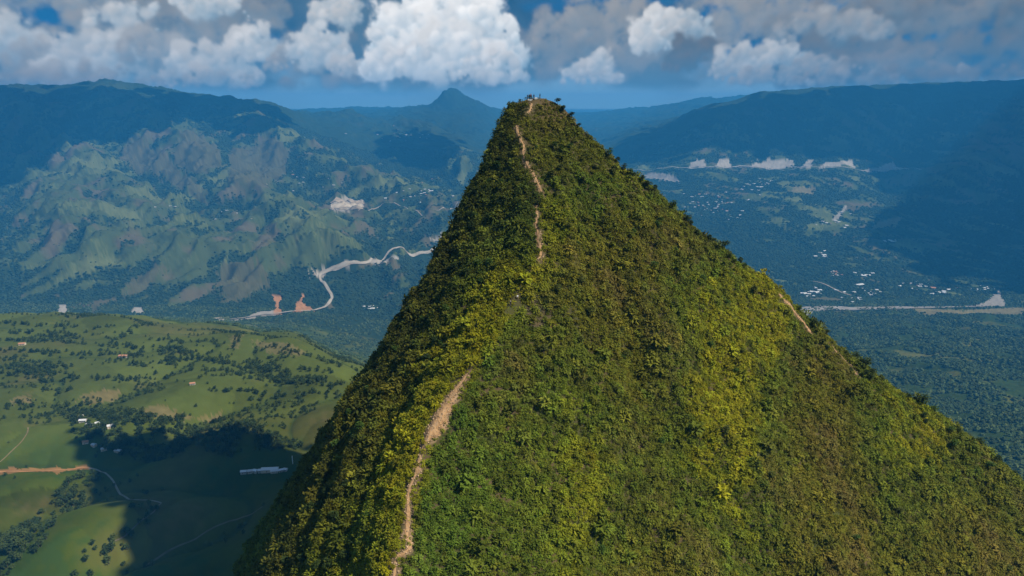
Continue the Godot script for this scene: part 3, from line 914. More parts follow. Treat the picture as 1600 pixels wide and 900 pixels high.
func cover_peak() -> void:
	rng.seed = 1234
	crest_pts = levelled(crest_line(), Vector3(-20, -600, 420))
	left_pts = levelled(near_left(), Vector3(-300, -600, 120))
	right_pts = levelled(right_line(), Vector3(640, -600, 90))
	var kinds := []
	for k in 4: kinds.append(shrub_mesh(80, 0.85, 0.3))
	for k in 4: kinds.append(fern_mesh(33))
	for k in 3: kinds.append(shrub_mesh(70, 1.1, 0.36))
	var where := []; var tint := []
	for k in kinds.size(): where.append([]); tint.append(PackedColorArray())
	var n1 := noise(1.0 / 26.0, 3, 61)
	var n2 := noise(1.0 / 7.0, 2, 62)
	var n3 := noise(1.0 / 60.0, 2, 63)
	var grey := peak_spot(838, 489)
	var hikers := [peak_spot(797.5, 479.0) + Vector3(0, 0, 0.5), peak_spot(808.7, 469.0) + Vector3(0, 0, 0.5)]
	for y in range(0, 235):
		for x in range(int(-130 - PX0), int(285 - PX0)):
			var gx := PX0 + x; var gz := -(PD0 + y)
			var h := peak(gx, gz) - CAM.y
			if h < -190.0: continue
			var p := Vector3(gx, CAM.y + h, gz)
			# only what the photograph can see, and a margin round it
			var rel := p - CAM
			var fwd := -rel.z * ct - rel.y * sn
			if fwd < 20.0: continue
			var sx := rel.x / fwd * FOCAL; var sy := (rel.y * ct - rel.z * sn) / fwd * FOCAL
			if absf(sx) > 960.0 or sy < -570.0: continue
			var nor := peak_normal(gx, gz)
			if nor.dot(-rel.normalized()) < -0.28: continue
			var c := on_level(crest_pts, h)
			var off := gx - c.x            # metres right of the crest
			var lw := c.x - on_level(left_pts, h).x
			var many := 2.1 / maxf(nor.y, 0.35)
			var count := int(many) + (1 if rng.randf() < many - int(many) else 0)
			for k in count:
				var qx := gx + rng.randf(); var qz := gz - rng.randf()
				var gap := trail_gap(qx, qz)
				if gap < rng.randf_range(-0.1, 0.5) and rng.randf() > 0.05: continue
				var a := n1.get_noise_2d(qx, qz)
				var b := n2.get_noise_2d(qx, qz)
				var s := n3.get_noise_2d(qx * 0.9 + qz * 0.5, qz * 0.35 - qx * 0.2)
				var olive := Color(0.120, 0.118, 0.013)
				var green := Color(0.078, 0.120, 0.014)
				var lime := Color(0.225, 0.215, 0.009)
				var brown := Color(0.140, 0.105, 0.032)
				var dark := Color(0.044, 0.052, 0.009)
				var col: Color
				var kind := 0
				var size := 1.0
				var r := rng.randf()
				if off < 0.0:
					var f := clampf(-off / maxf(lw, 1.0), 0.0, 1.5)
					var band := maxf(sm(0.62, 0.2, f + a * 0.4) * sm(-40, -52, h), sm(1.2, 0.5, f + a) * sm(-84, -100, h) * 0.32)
					col = dark.lerp(olive, clampf(0.18 + b * 0.9 + a * 0.6, 0, 1))  # dark-leaved plants, coloured darker still to deepen the shade of this flank
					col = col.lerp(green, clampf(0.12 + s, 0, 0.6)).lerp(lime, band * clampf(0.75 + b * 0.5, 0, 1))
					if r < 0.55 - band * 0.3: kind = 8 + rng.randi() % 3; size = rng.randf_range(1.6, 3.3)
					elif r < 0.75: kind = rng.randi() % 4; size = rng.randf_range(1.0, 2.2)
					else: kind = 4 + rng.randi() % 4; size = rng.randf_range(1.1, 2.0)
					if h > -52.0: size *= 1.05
				else:
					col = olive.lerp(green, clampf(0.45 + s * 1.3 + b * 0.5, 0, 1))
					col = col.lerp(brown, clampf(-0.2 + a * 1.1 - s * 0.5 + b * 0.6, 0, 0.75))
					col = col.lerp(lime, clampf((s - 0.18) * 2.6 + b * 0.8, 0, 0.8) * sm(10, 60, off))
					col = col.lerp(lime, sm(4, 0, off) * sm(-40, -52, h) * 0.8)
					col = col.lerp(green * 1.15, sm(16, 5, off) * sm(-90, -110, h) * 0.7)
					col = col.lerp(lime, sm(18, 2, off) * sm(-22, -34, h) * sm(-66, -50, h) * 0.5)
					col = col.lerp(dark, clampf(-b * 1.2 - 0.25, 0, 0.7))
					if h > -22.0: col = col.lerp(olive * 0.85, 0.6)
					if r < 0.42: kind = 4 + rng.randi() % 4; size = rng.randf_range(1.0, 2.0)
					elif r < 0.86: kind = rng.randi() % 4; size = rng.randf_range(1.0, 2.3)
					else: kind = 8 + rng.randi() % 3; size = rng.randf_range(1.6, 3.2)
				if is_finite(grey.x) and Vector2((qx - grey.x) * 0.6, qz - grey.z).length() < 3.0 + b * 3.0 and rng.randf() < 0.55:
					col = Color(0.10, 0.085, 0.05); kind = 4 + rng.randi() % 4
				size *= 0.76
				if h > -30.0: size *= 0.85
				if h > 1.4 and rng.randf() < 0.9: continue
				if rng.randf() < 0.07 and gap > 3.0: size *= rng.randf_range(1.3, 1.9)
				elif b < -0.3: size *= 0.75
				for q in hikers:
					var near := Vector2(qx - q.x, qz - q.z).length()
					if near < 0.6: size = 0.0
					elif near < 2.0: size = minf(size, 0.62)
				if size == 0.0: continue
				if gap < 1.6: size *= 0.6
				if h > -3.0: size *= 0.8
				var v := rng.randf_range(0.62, 1.55)
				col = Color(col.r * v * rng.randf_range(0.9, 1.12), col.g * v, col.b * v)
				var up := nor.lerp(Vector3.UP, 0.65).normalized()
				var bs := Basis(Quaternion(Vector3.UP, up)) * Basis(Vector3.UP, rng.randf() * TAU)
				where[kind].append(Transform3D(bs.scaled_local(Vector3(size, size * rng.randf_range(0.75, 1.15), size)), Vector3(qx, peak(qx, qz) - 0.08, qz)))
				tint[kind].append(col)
	var m := mat("leaf", Color(1, 1, 1), 0.75, true, 0.2)
	m.backlight_enabled = true
	m.backlight = srgb(Color(0.25, 0.25, 0.25))
	var total := 0
	for k in kinds.size():
		total += where[k].size()
		scatter("fern_cover" if k in [4, 5, 6, 7] else "shrub_cover", kinds[k], m, where[k], tint[k], "ferns and tall grasses covering the steep peak" if k in [4, 5, 6, 7] else "low leafy shrubs covering the steep peak")
	print("shrubs ", total)

func trail_stones() -> void:
	rng.seed = 808
	var rock := SphereMesh.new()
	rock.radius = 1.0; rock.height = 1.4; rock.radial_segments = 6; rock.rings = 3
	var where := []; var tint := PackedColorArray()
	for y in PH:
		for x in PW:
			if trailmask[y * PW + x] > 0.3: continue
			for k in 5:
				var px := PX0 + x + rng.randf_range(-0.6, 0.6); var pz := -(PD0 + y) + rng.randf_range(-0.6, 0.6)
				var s := rng.randf_range(0.06, 0.26)
				where.append(stand(Vector3(px, peak(px, pz) + 0.15, pz), Vector3(s, s * rng.randf_range(0.5, 0.9), s * 1.3), 0.6))
				tint.append(Color(0.31, 0.215, 0.13) * rng.randf_range(0.5, 1.35))
	scatter("trail_gravel", rock, mat("stone", Color(1, 1, 1), 0.95, true, 0.1), where, tint, "loose stones lying on the dirt trails of the peak", "gravel")

func tree_thing(called: String, p: Vector3, height: float, radius: float, crown: Mesh, stem: Mesh, leaf: Material, label: String, group: String, low := 0.8) -> Node3D:
	var o := base(called, p, rng.randf() * TAU)
	tag(o, label, "tree", group)
	var t := put("trunk", stem, mat("bark", Color(0.10, 0.08, 0.06), 0.9), o)
	t.scale = Vector3(height / 4.0, height / 4.0, height / 4.0)
	var c := put("crown", crown, leaf, o)
	c.position = Vector3(0, height - radius * low * 0.75, 0)
	c.scale = Vector3(radius, radius * low, radius)
	return o

func leaf_mat(called: String, c: Color) -> StandardMaterial3D:
	var m := mat(called, c, 0.75, true, 0.2)
	m.backlight_enabled = true
	m.backlight = srgb(Color(0.25, 0.25, 0.25))
	return m

func trees_on_peak() -> void:
	rng.seed = 99
	var crowns := []
	for k in 5: crowns.append(crown_mesh(7, 230, 0.34, 0.6))
	var stems := []
	for k in 3: stems.append(trunk_mesh(4.0, 0.13, 3))
	var tones := [leaf_mat("leaf_dark", Color(0.036, 0.056, 0.014)), leaf_mat("leaf_olive", Color(0.075, 0.088, 0.018)), leaf_mat("leaf_green", Color(0.05, 0.09, 0.016)), leaf_mat("leaf_yellow", Color(0.13, 0.145, 0.016))]
	var any := func(list: Array): return list[rng.randi() % list.size()]
	# the few that stand out on the skyline
	var marked := [[1130, 385, 4.6, 2.3, "umbrella-crowned tree standing alone on the right skyline of the peak"], [1115, 378, 3.4, 1.5, "dark bushy tree just above the umbrella-crowned tree on the right skyline"],
		[871, 166, 3.0, 1.5, "round dark shrub tree on the right shoulder of the summit"], [881, 178, 3.2, 1.4, "thin dark tree on the skyline below the summit shoulder"], [893, 190, 3.6, 1.3, "leaning sparse tree on the right skyline near the summit"], [905, 203, 2.6, 1.1, "small dark tree on the right skyline, third below the summit"],
		[1012, 297, 3.6, 1.9, "dark spreading tree on the right skyline where the slope eases"], [1024, 303, 3.4, 1.6, "dense dark tree beside the spreading tree on the right skyline"], [975, 268, 3.0, 1.4, "dark tree on the right skyline above the spreading tree"],
		[1352, 577, 4.2, 2.2, "round leafy tree beside the lower tan trail on the right skyline"], [1440, 630, 4.6, 2.6, "broad leafy tree on the far lower right skyline"], [1290, 522, 3.0, 1.4, "small tree between the two tan trails on the right skyline"]]
	for q in marked:
		var line := right_pts
		var s := Vector3(INF, 0, 0)
		var px: float = q[0]
		for j in 40:      # the first ground under the skyline at that place
			s = peak_spot(px, q[1] + j * 1.0)
			if is_finite(s.x): break
		if is_finite(s.x):
			tree_thing("skyline_tree", s + Vector3(0, -0.2, 0), q[2], q[3], any.call(crowns), any.call(stems), tones[0], q[4], "", 0.62)
	var zones := [
		["small dark tree among others on the right skyline of the peak", "trees along the right skyline of the peak", 46],
		["small dark tree on the shaded left flank of the peak", "small trees on the left flank of the peak", 90],
		["small olive-green tree rising above the shrubs of the sunny right face", "small trees on the sunny face of the peak", 70],
		["small yellow-green bushy tree on the sunny right face", "yellow-green trees on the sunny face of the peak", 45]]
	for z in zones.size():
		var made := 0
		var tries := 0
		while made < int(zones[z][2]) and tries < 4000:
			tries += 1
			var h := -rng.randf_range(14, 150)
			var c := on_level(crest_pts, h); var l := on_level(left_pts, h); var r := on_level(right_pts, h)
			var f := rng.randf()
			var q: Vector2
			if z == 0: q = c.lerp(r, rng.randf_range(0.94, 1.02))
			elif z == 1: q = c.lerp(l, rng.randf_range(0.3, 1.05))
			else: q = c.lerp(r, rng.randf_range(0.1, 0.9))
			if z == 1 and h < -125: continue
			var p := Vector3(q.x, peak(q.x, q.y) - 0.2, q.y)
			if trail_gap(q.x, q.y) < 2.0: continue
			var rel := p - CAM
			var fwd := -rel.z * ct - rel.y * sn
			if absf(rel.x / fwd * FOCAL) > 790 or (rel.y * ct - rel.z * sn) / fwd * FOCAL < -445: continue
			var sz := rng.randf_range(0.8, 1.5)
			tree_thing(["skyline_tree", "flank_tree", "slope_tree", "yellow_tree"][z], p, (2.2 if z > 1 else 2.6) * sz, 1.15 * sz, any.call(crowns), any.call(stems), tones[[0, 0, 1, 3][z]] if rng.randf() < 0.7 else tones[2], zones[z][0] + (" close below the summit" if h > -45 else (", halfway down" if h > -95 else ", low down")), zones[z][1], 0.75)
			made += 1

# ---------------------------------------------------------------- woods, hedges and forest of the valley
func belts() -> Array:
	return [[[-10, 527], [60, 533], [140, 538], [215, 545], [300, 553], [350, 566]], [[-10, 548], [70, 551], [140, 553], [215, 556]], [[60, 595], [120, 592], [190, 594], [240, 590], [300, 578], [380, 585], [440, 592]],
		[[170, 535], [200, 520], [235, 507]], [[20, 520], [80, 522], [130, 528]], [[380, 590], [440, 600], [520, 605]], [[360, 545], [372, 530], [376, 522]], [[300, 560], [370, 572], [450, 578], [530, 585]],
		[[380, 640], [410, 638], [437, 643]], [[325, 610], [400, 613], [470, 616], [530, 617]], [[470, 616], [472, 640]], [[405, 612], [400, 628]], [[0, 640], [60, 636], [110, 632], [180, 650]], [[60, 652], [100, 645], [120, 650]],
		[[110, 640], [150, 650], [200, 655], [260, 655], [300, 648]], [[240, 790], [228, 808], [205, 830], [180, 850], [165, 880]], [[-10, 660], [12, 655]], [[0, 606], [50, 604], [110, 610]], [[200, 570], [250, 566], [300, 572]], [[330, 660], [365, 662], [405, 665], [445, 668]],
		[[420, 540], [480, 556], [540, 575]], [[240, 530], [300, 535], [340, 531]], [[130, 520], [150, 512], [175, 508]], [[0, 505], [60, 508], [120, 510]], [[0, 560], [50, 566], [110, 575]]]

func woods() -> Array:
	return [[[108, 652], [160, 640], [240, 652], [290, 655], [320, 668], [360, 655], [410, 668], [478, 690], [470, 704], [380, 712], [290, 716], [170, 706], [118, 694]],
		[[162, 745], [150, 775], [85, 822], [40, 858], [-20, 890], [-20, 868], [35, 826], [80, 790], [110, 752], [130, 742]], [[118, 868], [150, 852], [178, 852], [170, 880], [150, 900], [100, 905]],
		[[-20, 905], [40, 858], [75, 838], [70, 856], [20, 890], [0, 912]], [[380, 560], [430, 568], [470, 590], [540, 600], [530, 610], [440, 600], [385, 580]], [[250, 540], [290, 545], [310, 566], [260, 566]], [[20, 572], [100, 575], [120, 590], [60, 592], [10, 588]]]

func valley_trees() -> void:
	rng.seed = 4321
	var near := []        # [point, radius, kind]
	for b in belts():
		var p := spots(b)
		for i in p.size() - 1:
			var n := int(p[i].distance_to(p[i + 1]) / 5.0)
			for k in n:
				if rng.randf() < 0.22: continue
				var q := p[i].lerp(p[i + 1], rng.randf())
				q += Vector3(rng.randfn(0, 6.5), 0, rng.randfn(0, 6.5))
				near.append([q, rng.randf_range(2.6, 5.6)])
	for w in woods():
		var poly := plan(w)
		var bb := Rect2(poly[0], Vector2.ZERO)
		for q in poly: bb = bb.expand(q)
		var n := int(bb.get_area() / 34.0)
		for k in n:
			var q := bb.position + Vector2(rng.randf(), rng.randf()) * bb.size
			if in_poly(q.x, q.y, poly) and rng.randf() < 0.5 + n_small.get_noise_2d(q.x, q.y) * 1.2: near.append([Vector3(q.x, 0, q.y), rng.randf_range(2.8, 5.8)])
	# creases between the knolls, and single pasture trees
	for k in 60000:
		var d := sqrt(rng.randf_range(560.0 * 560.0, 2000.0 * 2000.0))
		var x := d * rng.randf_range(-0.86, -0.06)
		var f := forest_at(x, -d)
		var keep := 0.0
		if f > 0.35: keep = f * sm(-0.2, 0.25, n_patch2.get_noise_2d(x, d)) * 0.5
		var hedge := n_hedge.get_noise_2d(x, -d * 0.8) + 1.0
		keep += sm(0.09, 0.03, hedge) * sm(-0.35, 0.1, n_patch2.get_noise_2d(x + 900.0, d)) * 0.75
		keep += 0.004
		if d > 1150.0: keep += sm(0.15, 0.45, n_patch2.get_noise_2d(x * 1.3 + 500.0, d * 1.3)) * 0.22
		if rng.randf() < keep: near.append([Vector3(x, 0, -d), rng.randf_range(1.6, 4.4)])
	var crowns := []
	for k in 4: crowns.append(crown_mesh(6, 130, 0.42, 0.75))
	var blobs := []
	for k in 5: blobs.append(blob_mesh(0.75, 70 + k))
	var stems := []
	for k in 3: stems.append(trunk_mesh(4.0, 0.12, 3))
	var tones := [leaf_mat("leaf_wood", Color(0.034, 0.055, 0.018)), leaf_mat("leaf_wood_pale", Color(0.06, 0.085, 0.024))]
	var lists := []; var tints := []
	for k in 4: lists.append([]); tints.append(PackedColorArray())
	# those that show largest become trees of their own
	near.sort_custom(func(p, q): return p[1] / -p[0].z > q[1] / -q[0].z)
	var single := 0
	for q in near:
		var p: Vector3 = q[0]
		var r: float = q[1]
		p.y = ground(p.x, p.z)
		var rel := p - CAM
		var fwd := -rel.z * ct - rel.y * sn
		var sx := 800.0 + rel.x / fwd * FOCAL; var sy := 450.0 - (rel.y * ct - rel.z * sn) / fwd * FOCAL
		if single < 230 and sx > 5 and sx < 470 and sy < 890:
			single += 1
			var bamboo := sx < 170 and sy > 735
			tree_thing("valley_tree", p, r * 2.1, r, crowns[rng.randi() % 4], stems[rng.randi() % 3], tones[1 if rng.randf() < 0.35 else 0],
				"leafy tree of the dense grove below the orange dirt road" + (", near the road" if sy < 790 else ", at its lower end") if bamboo else
				("small dark tree of the hedges on the far left pastures" if sy < 590 else ("hedge tree on the open middle pasture" if sy < 640 else ("tree of the dark wood beside the farm row" if sy < 725 else "tree along the stream through the shaded lower pasture"))) + (", round" if r > 5.0 else ", slender"), "trees of the grove below the dirt road" if bamboo else "trees of the left pastures")
			continue
		var k := rng.randi() % 4
		lists[k].append(stand(p + Vector3(0, r * 0.9, 0), Vector3(r, r * rng.randf_range(0.8, 1.2), r)))
		var v := rng.randf_range(0.7, 1.3)
		tints[k].append((Color(0.036, 0.058, 0.018) if rng.randf() < 0.75 else Color(0.07, 0.095, 0.022)) * v)
	for k in 4: scatter("pasture_woods", crowns[k], mat("leaf"), lists[k], tints[k], "dark woods and hedgerow trees across the left pastures", "woods")
	print("valley trees ", near.size())
	# forest on the slope that falls to the river on the right, and on the gorge sides
	lists = []; tints = []
	for k in 5: lists.append([]); tints.append(PackedColorArray())
	var n := 0
	for k in 210000:
		var d := sqrt(rng.randf_range(900.0 * 900.0, 4300.0 * 4300.0))
		var a := rng.randf_range(-0.86, 0.92)
		if a < 0.28 and not (a < -0.02 and d > 2150.0): continue
		var x := a * d
		if forest_at(x, -d) < 0.0: continue
		var pb := n_patch2.get_noise_2d(x, d)
		var dens := sm(0.42, 0.05, pb)
		if a < 0.0: dens *= 0.75
		if d > 3750.0 and d < 4150.0: dens *= 0.35
		if rng.randf() > dens: continue
		var r := rng.randf_range(3.2, 7.0)
		var b := rng.randi() % 5
		lists[b].append(stand(Vector3(x, ground(x, -d) - r * 0.2, -d), Vector3(r, r * rng.randf_range(0.7, 1.1), r)))
		var v := rng.randf_range(0.6, 1.45)
		tints[b].append((Color(0.036, 0.056, 0.022) if rng.randf() < 0.7 else Color(0.062, 0.085, 0.03)) * v)
		n += 1
	for k in 5: scatter("river_forest", blobs[k], mat("leaf_far", Color(1, 1, 1), 0.9, true, 0.1), lists[k], tints[k], "dense dark forest on the slopes falling to the river", "forest")
	# scrub and forest clumps on the far slopes
	lists = []; tints = []
	for k in 5: lists.append([]); tints.append(PackedColorArray())
	for k in 260000:
		var d := sqrt(rng.randf_range(4300.0 * 4300.0, 9800.0 * 9800.0))
		var a := rng.randf_range(-0.84, 0.84)
		if absf(a) < 0.03: continue
		var x := a * d
		var f := forest_at(x, -d)
		if f < 0.0 or rng.randf() > sm(0.35, 0.75, f) * 0.9 + 0.02: continue
		var r := rng.randf_range(5.0, 11.0) if f > 0.3 else rng.randf_range(3.5, 6.0)
		var b := rng.randi() % 5
		lists[b].append(stand(Vector3(x, ground(x, -d) - r * 0.3, -d), Vector3(r, r * 0.8, r)))
		tints[b].append(Color(0.028, 0.046, 0.021) * rng.randf_range(0.6, 1.4))
		n += 1
	for k in 5: scatter("mountain_forest", blobs[k], mat("leaf_far"), lists[k], tints[k], "patches of dark forest in the gullies of the far mountains", "forest")
	print("far trees ", n)

# ---------------------------------------------------------------- roads, cuttings, river
func soil() -> void:
	var tan_ := Color(0.36, 0.27, 0.2); var pale := Color(0.34, 0.30, 0.26); var orange := Color(0.38, 0.18, 0.08); var brown := Color(0.082, 0.076, 0.036)
	var add := func(list: Array, c: Color, ragged: float): soil_patches.append([plan(list), c, ragged])
	for l in [[[-20, 741], [-20, 734], [10, 733], [22, 729], [32, 733], [70, 732], [88, 730], [100, 733], [124, 729], [140, 728], [140, 734], [100, 736], [88, 742], [82, 737], [30, 738]]]: add.call(l, orange, 4.0)
	for l in [[[120, 628], [150, 608], [190, 612], [180, 625], [140, 632]], [[215, 640], [250, 632], [300, 652], [280, 658], [225, 652]], [[310, 650], [345, 645], [350, 655]], [[20, 620], [48, 618], [50, 630], [25, 632]]]: add.call(l, Color(0.17, 0.125, 0.06), 16.0)
	for l in [[[390, 530], [440, 535], [480, 550], [470, 558], [420, 552]], [[360, 525], [380, 522], [372, 545], [362, 545]]]: add.call(l, Color(0.16, 0.125, 0.06), 18.0)
	for l in [[[486, 423], [505, 419], [513, 427], [500, 434], [482, 429]], [[530, 417], [542, 407], [549, 413], [534, 419]], [[576, 411], [588, 403], [612, 401], [624, 406], [602, 411]], [[80, 488], [90, 477], [103, 477], [104, 488]], [[203, 489], [210, 480], [222, 480], [225, 489]],
			[[388, 494], [405, 487], [430, 485], [440, 489], [432, 493]], [[340, 498], [400, 493], [400, 497], [342, 500]]]: add.call(l, pale, 8.0)
	for l in [[[427, 492], [430, 474], [427, 462], [438, 458], [441, 466], [436, 478], [441, 491]], [[456, 489], [464, 472], [475, 457], [472, 474], [486, 480], [492, 487]]]: add.call(l, orange * 1.05, 10.0)
	for l in [[[516, 320], [530, 314], [566, 313], [569, 326], [545, 331], [520, 327]], [[672, 372], [695, 362], [700, 372], [680, 380]]]: add.call(l, pale * 0.9, 14.0)
	for l in [[[340, 430], [350, 405], [395, 400], [420, 440], [380, 470], [345, 475]], [[200, 440], [240, 415], [265, 420], [230, 450], [190, 470]], [[110, 495], [140, 475], [165, 472], [150, 490], [125, 500]], [[270, 260], [300, 200], [340, 230], [350, 262], [310, 270]], [[355, 285], [360, 235], [420, 205], [450, 240], [440, 280], [390, 300]], [[185, 250], [200, 215], [230, 215], [265, 250], [310, 285], [330, 320], [260, 280]]]: add.call(l, brown, 60.0)
	for l in [[[1076, 262], [1081, 254], [1091, 249], [1100, 250], [1105, 261]], [[1116, 262], [1122, 250], [1138, 248], [1143, 261]], [[1172, 262], [1184, 247], [1182, 256], [1200, 250], [1238, 250], [1241, 261]], [[1250, 263], [1258, 253], [1272, 248], [1267, 262]], [[1280, 263], [1290, 253], [1312, 252], [1330, 249], [1337, 262]], [[1340, 264], [1372, 262], [1395, 252], [1414, 263]]]: add.call(l, pale, 22.0)
	for l in [[[1003, 272], [1020, 270], [1055, 275], [1062, 287], [1010, 280]], [[1300, 343], [1312, 330], [1326, 317], [1318, 332], [1308, 345]], [[1514, 480], [1540, 472], [1552, 461], [1560, 449], [1568, 470], [1572, 479]]]: add.call(l, pale * 0.8, 16.0)
	for l in [[[1360, 357], [1375, 345], [1412, 340], [1400, 352]], [[1232, 302], [1240, 292], [1275, 290], [1270, 305]], [[1405, 480], [1500, 485], [1600, 480], [1600, 492], [1450, 494]]]: add.call(l, Color(0.17, 0.14, 0.07), 40.0)

func road(called: String, list: Array, half: float, lift: float, c: Color, label: String, step := 8.0, jag := 0.15) -> void:
	var w := PackedFloat32Array(); w.resize(list.size()); w.fill(half)
	if list[0].size() > 2:
		for i in list.size(): w[i] = list[i][2]
	var marks := smooth_line(spots(list), w, 6.0)
	for q in marks[0]:
		var d: float = -q.z
		for e in [-1, 0, 1]:
			var cc: int = int((q.x / d - A0) / (A1 - A0) * (NC - 1) + 0.5) + e
			var r := int((log(d) - log(D0)) / (log(D1) - log(D0)) * (NR - 1) + 0.5)
			for g in [-1, 0, 1]: gforest[clampi(r + g, 0, NR - 1) * NC + clampi(cc, 0, NC - 1)] = -1.0
	tag(strip(called, spots(list), w, step, lift, mat(called + str(c), c, 0.9, true, 0.2), ground, jag), label, "", "", "structure")

func roads() -> void:
	road("dirt_road", [[-40, 739], [0, 738], [40, 737], [85, 735], [120, 732], [140, 732]], 2.4, 0.5, Color(0.38, 0.2, 0.09), "orange dirt road crossing the left pasture", 6.0, 0.4)
	road("country_road", [[138, 732], [155, 736], [168, 742], [177, 752], [184, 766], [195, 776], [212, 781], [235, 782], [252, 786]], 1.7, 0.5, Color(0.22, 0.20, 0.16), "grey country road curving through the shaded pasture", 5.0)
	road("farm_track", [[252, 786], [240, 800], [218, 816], [195, 838], [178, 846]], 1.0, 0.4, Color(0.15, 0.13, 0.09), "narrow farm track along the stream trees", 5.0)
	road("farm_track", [[225, 885], [262, 862], [300, 845], [335, 824], [380, 808], [410, 792]], 1.4, 0.4, Color(0.12, 0.11, 0.07), "faint grassy track across the shaded lower pasture", 5.0)
	road("farm_track", [[0, 722], [15, 708], [32, 692], [42, 678], [44, 668]], 1.3, 0.4, Color(0.20, 0.16, 0.08), "pale cattle track on the bright left knoll", 5.0)
	road("highway", [[336, 499], [400, 494], [440, 490], [470, 487], [497, 484], [512, 477], [519, 466], [513, 453], [504, 441], [500, 431], [514, 423], [530, 418], [548, 411], [575, 411], [600, 406], [640, 399], [672, 394], [692, 387]], 10.0, 7.0, Color(0.36, 0.325, 0.28), "new pale highway winding round the left mountain's foot", 25.0)
	for k in 3: road("quarry_terrace", [[517, 318 + k * 5], [535, 316 + k * 5], [552, 315 + k * 5], [567, 317 + k * 5]], 26.0, 9.0 - k * 2.0, [Color(0.34, 0.28, 0.22), Color(0.42, 0.36, 0.29), Color(0.30, 0.25, 0.19)][k], ["upper", "middle", "lowest"][k] + " bare terrace of the quarry on the left slopes", 20.0, 0.3)
	road("highway", [[940, 267], [1000, 266], [1060, 263], [1105, 262], [1180, 261], [1250, 262], [1330, 263], [1380, 264], [1440, 266]], 6.0, 8.0, Color(0.36, 0.34, 0.32), "pale highway line across the right mountain", 30.0)
	road("valley_road", [[560, 330], [590, 325], [625, 322], [655, 333], [690, 326], [715, 316]], 4.0, 4.0, Color(0.30, 0.26, 0.22), "pale road through the middle hills", 25.0)
	road("valley_road", [[1270, 440], [1290, 445], [1310, 455], [1330, 462]], 5.0, 3.0, Color(0.36, 0.31, 0.27), "pale lane beside the valley farms on the right", 25.0)
	tag(strip("river", spots([[1235, 491], [1262, 485], [1292, 482], [1330, 483], [1385, 482], [1440, 481], [1500, 480], [1545, 479]]), PackedFloat32Array([55, 60, 62, 48, 38, 24, 14, 10]), 30.0, 4.0, mat("gravel_water", Color(0.29, 0.26, 0.23), 0.5, true, 0.4), ground, 0.5), "broad pale braided river in the right valley", "", "", "structure")

func viaducts() -> void:
	for q in [[1102, 1120, 262.5, "pale road bridge on piers left of the broad white cutting"], [1139, 1176, 262, "long pale road bridge on piers across the right mountain"], [1236, 1252, 262, "short road bridge right of the widest white cutting"], [1396, 1420, 264, "road bridge on tall piers at the far right end of the highway"]]:
		var a := spot(q[0], q[2]); var b := spot(q[1], q[2])
		a.y += 9.0; b.y += 9.0
		var o := base("viaduct", (a + b) * 0.5, atan2(-(b - a).z, (b - a).x))
		tag(o, q[3], "bridge", "road bridges of the right highway")
		var length := a.distance_to(b) * 1.05
		var deck := BoxMesh.new(); deck.size = Vector3(length, 3.0, 14.0)
		put("deck", deck, mat("concrete", Color(0.45, 0.43, 0.41), 0.8), o)
		var n := int(length / 70.0) + 1
		for k in n:
			var pier := BoxMesh.new(); pier.size = Vector3(7, 62, 8)
			put("pier", pier, mat("concrete"), o).position = Vector3((float(k + 0.5) / n - 0.5) * length, -32.4, 0)

# ---------------------------------------------------------------- houses
func house_mesh(w: float, d: float, h: float, rise: float) -> Array:
	# [walls, roof] of a gabled house standing on y = 0
	var wall := PackedVector3Array(); var wi := PackedInt32Array()
	var x := w * 0.5; var z := d * 0.5
	for s in [[Vector3(-x, -3, z), Vector3(x, -3, z), Vector3(x, h, z), Vector3(-x, h, z)], [Vector3(x, -3, -z), Vector3(-x, -3, -z), Vector3(-x, h, -z), Vector3(x, h, -z)]]:
		var n := wall.size(); wall.append_array(s); wi.append_array([n, n + 2, n + 1, n, n + 3, n + 2])
	for s in [1.0, -1.0]:
		var n := wall.size()
		wall.append_array([Vector3(s * x, -3, s * z), Vector3(s * x, -3, -s * z), Vector3(s * x, h, -s * z), Vector3(s * x, h + rise, 0), Vector3(s * x, h, s * z)])
		wi.append_array([n, n + 2, n + 1, n, n + 3, n + 2, n, n + 4, n + 3])
	var roof := PackedVector3Array(); var ri := PackedInt32Array()
	var e := 0.6; var k := rise / z
	for s in [1.0, -1.0]:
		var n := roof.size()
		roof.append_array([Vector3(-x - e, h - e * k + 0.05, s * (z + e)), Vector3(x + e, h - e * k + 0.05, s * (z + e)), Vector3(x + e, h + rise + 0.05, 0), Vector3(-x - e, h + rise + 0.05, 0),
			Vector3(-x - e, h - e * k + 0.3, s * (z + e)), Vector3(x + e, h - e * k + 0.3, s * (z + e)), Vector3(x + e, h + rise + 0.3, 0), Vector3(-x - e, h + rise + 0.3, 0)])
		ri.append_array([n + 4, n + 6, n + 5, n + 4, n + 7, n + 6, n, n + 1, n + 2, n, n + 2, n + 3, n, n + 4, n + 5, n, n + 5, n + 1, n + 1, n + 5, n + 6, n + 1, n + 6, n + 2, n, n + 3, n + 7, n, n + 7, n + 4])
	return [array_mesh(wall, wi), array_mesh(roof, ri)]

func joined(list: Array, ms: Array) -> ArrayMesh:
	var m := ArrayMesh.new()
	for k in list.size():
		m.add_surface_from_arrays(Mesh.PRIMITIVE_TRIANGLES, list[k].surface_get_arrays(0))
		m.surface_set_material(k, ms[k])
	return m

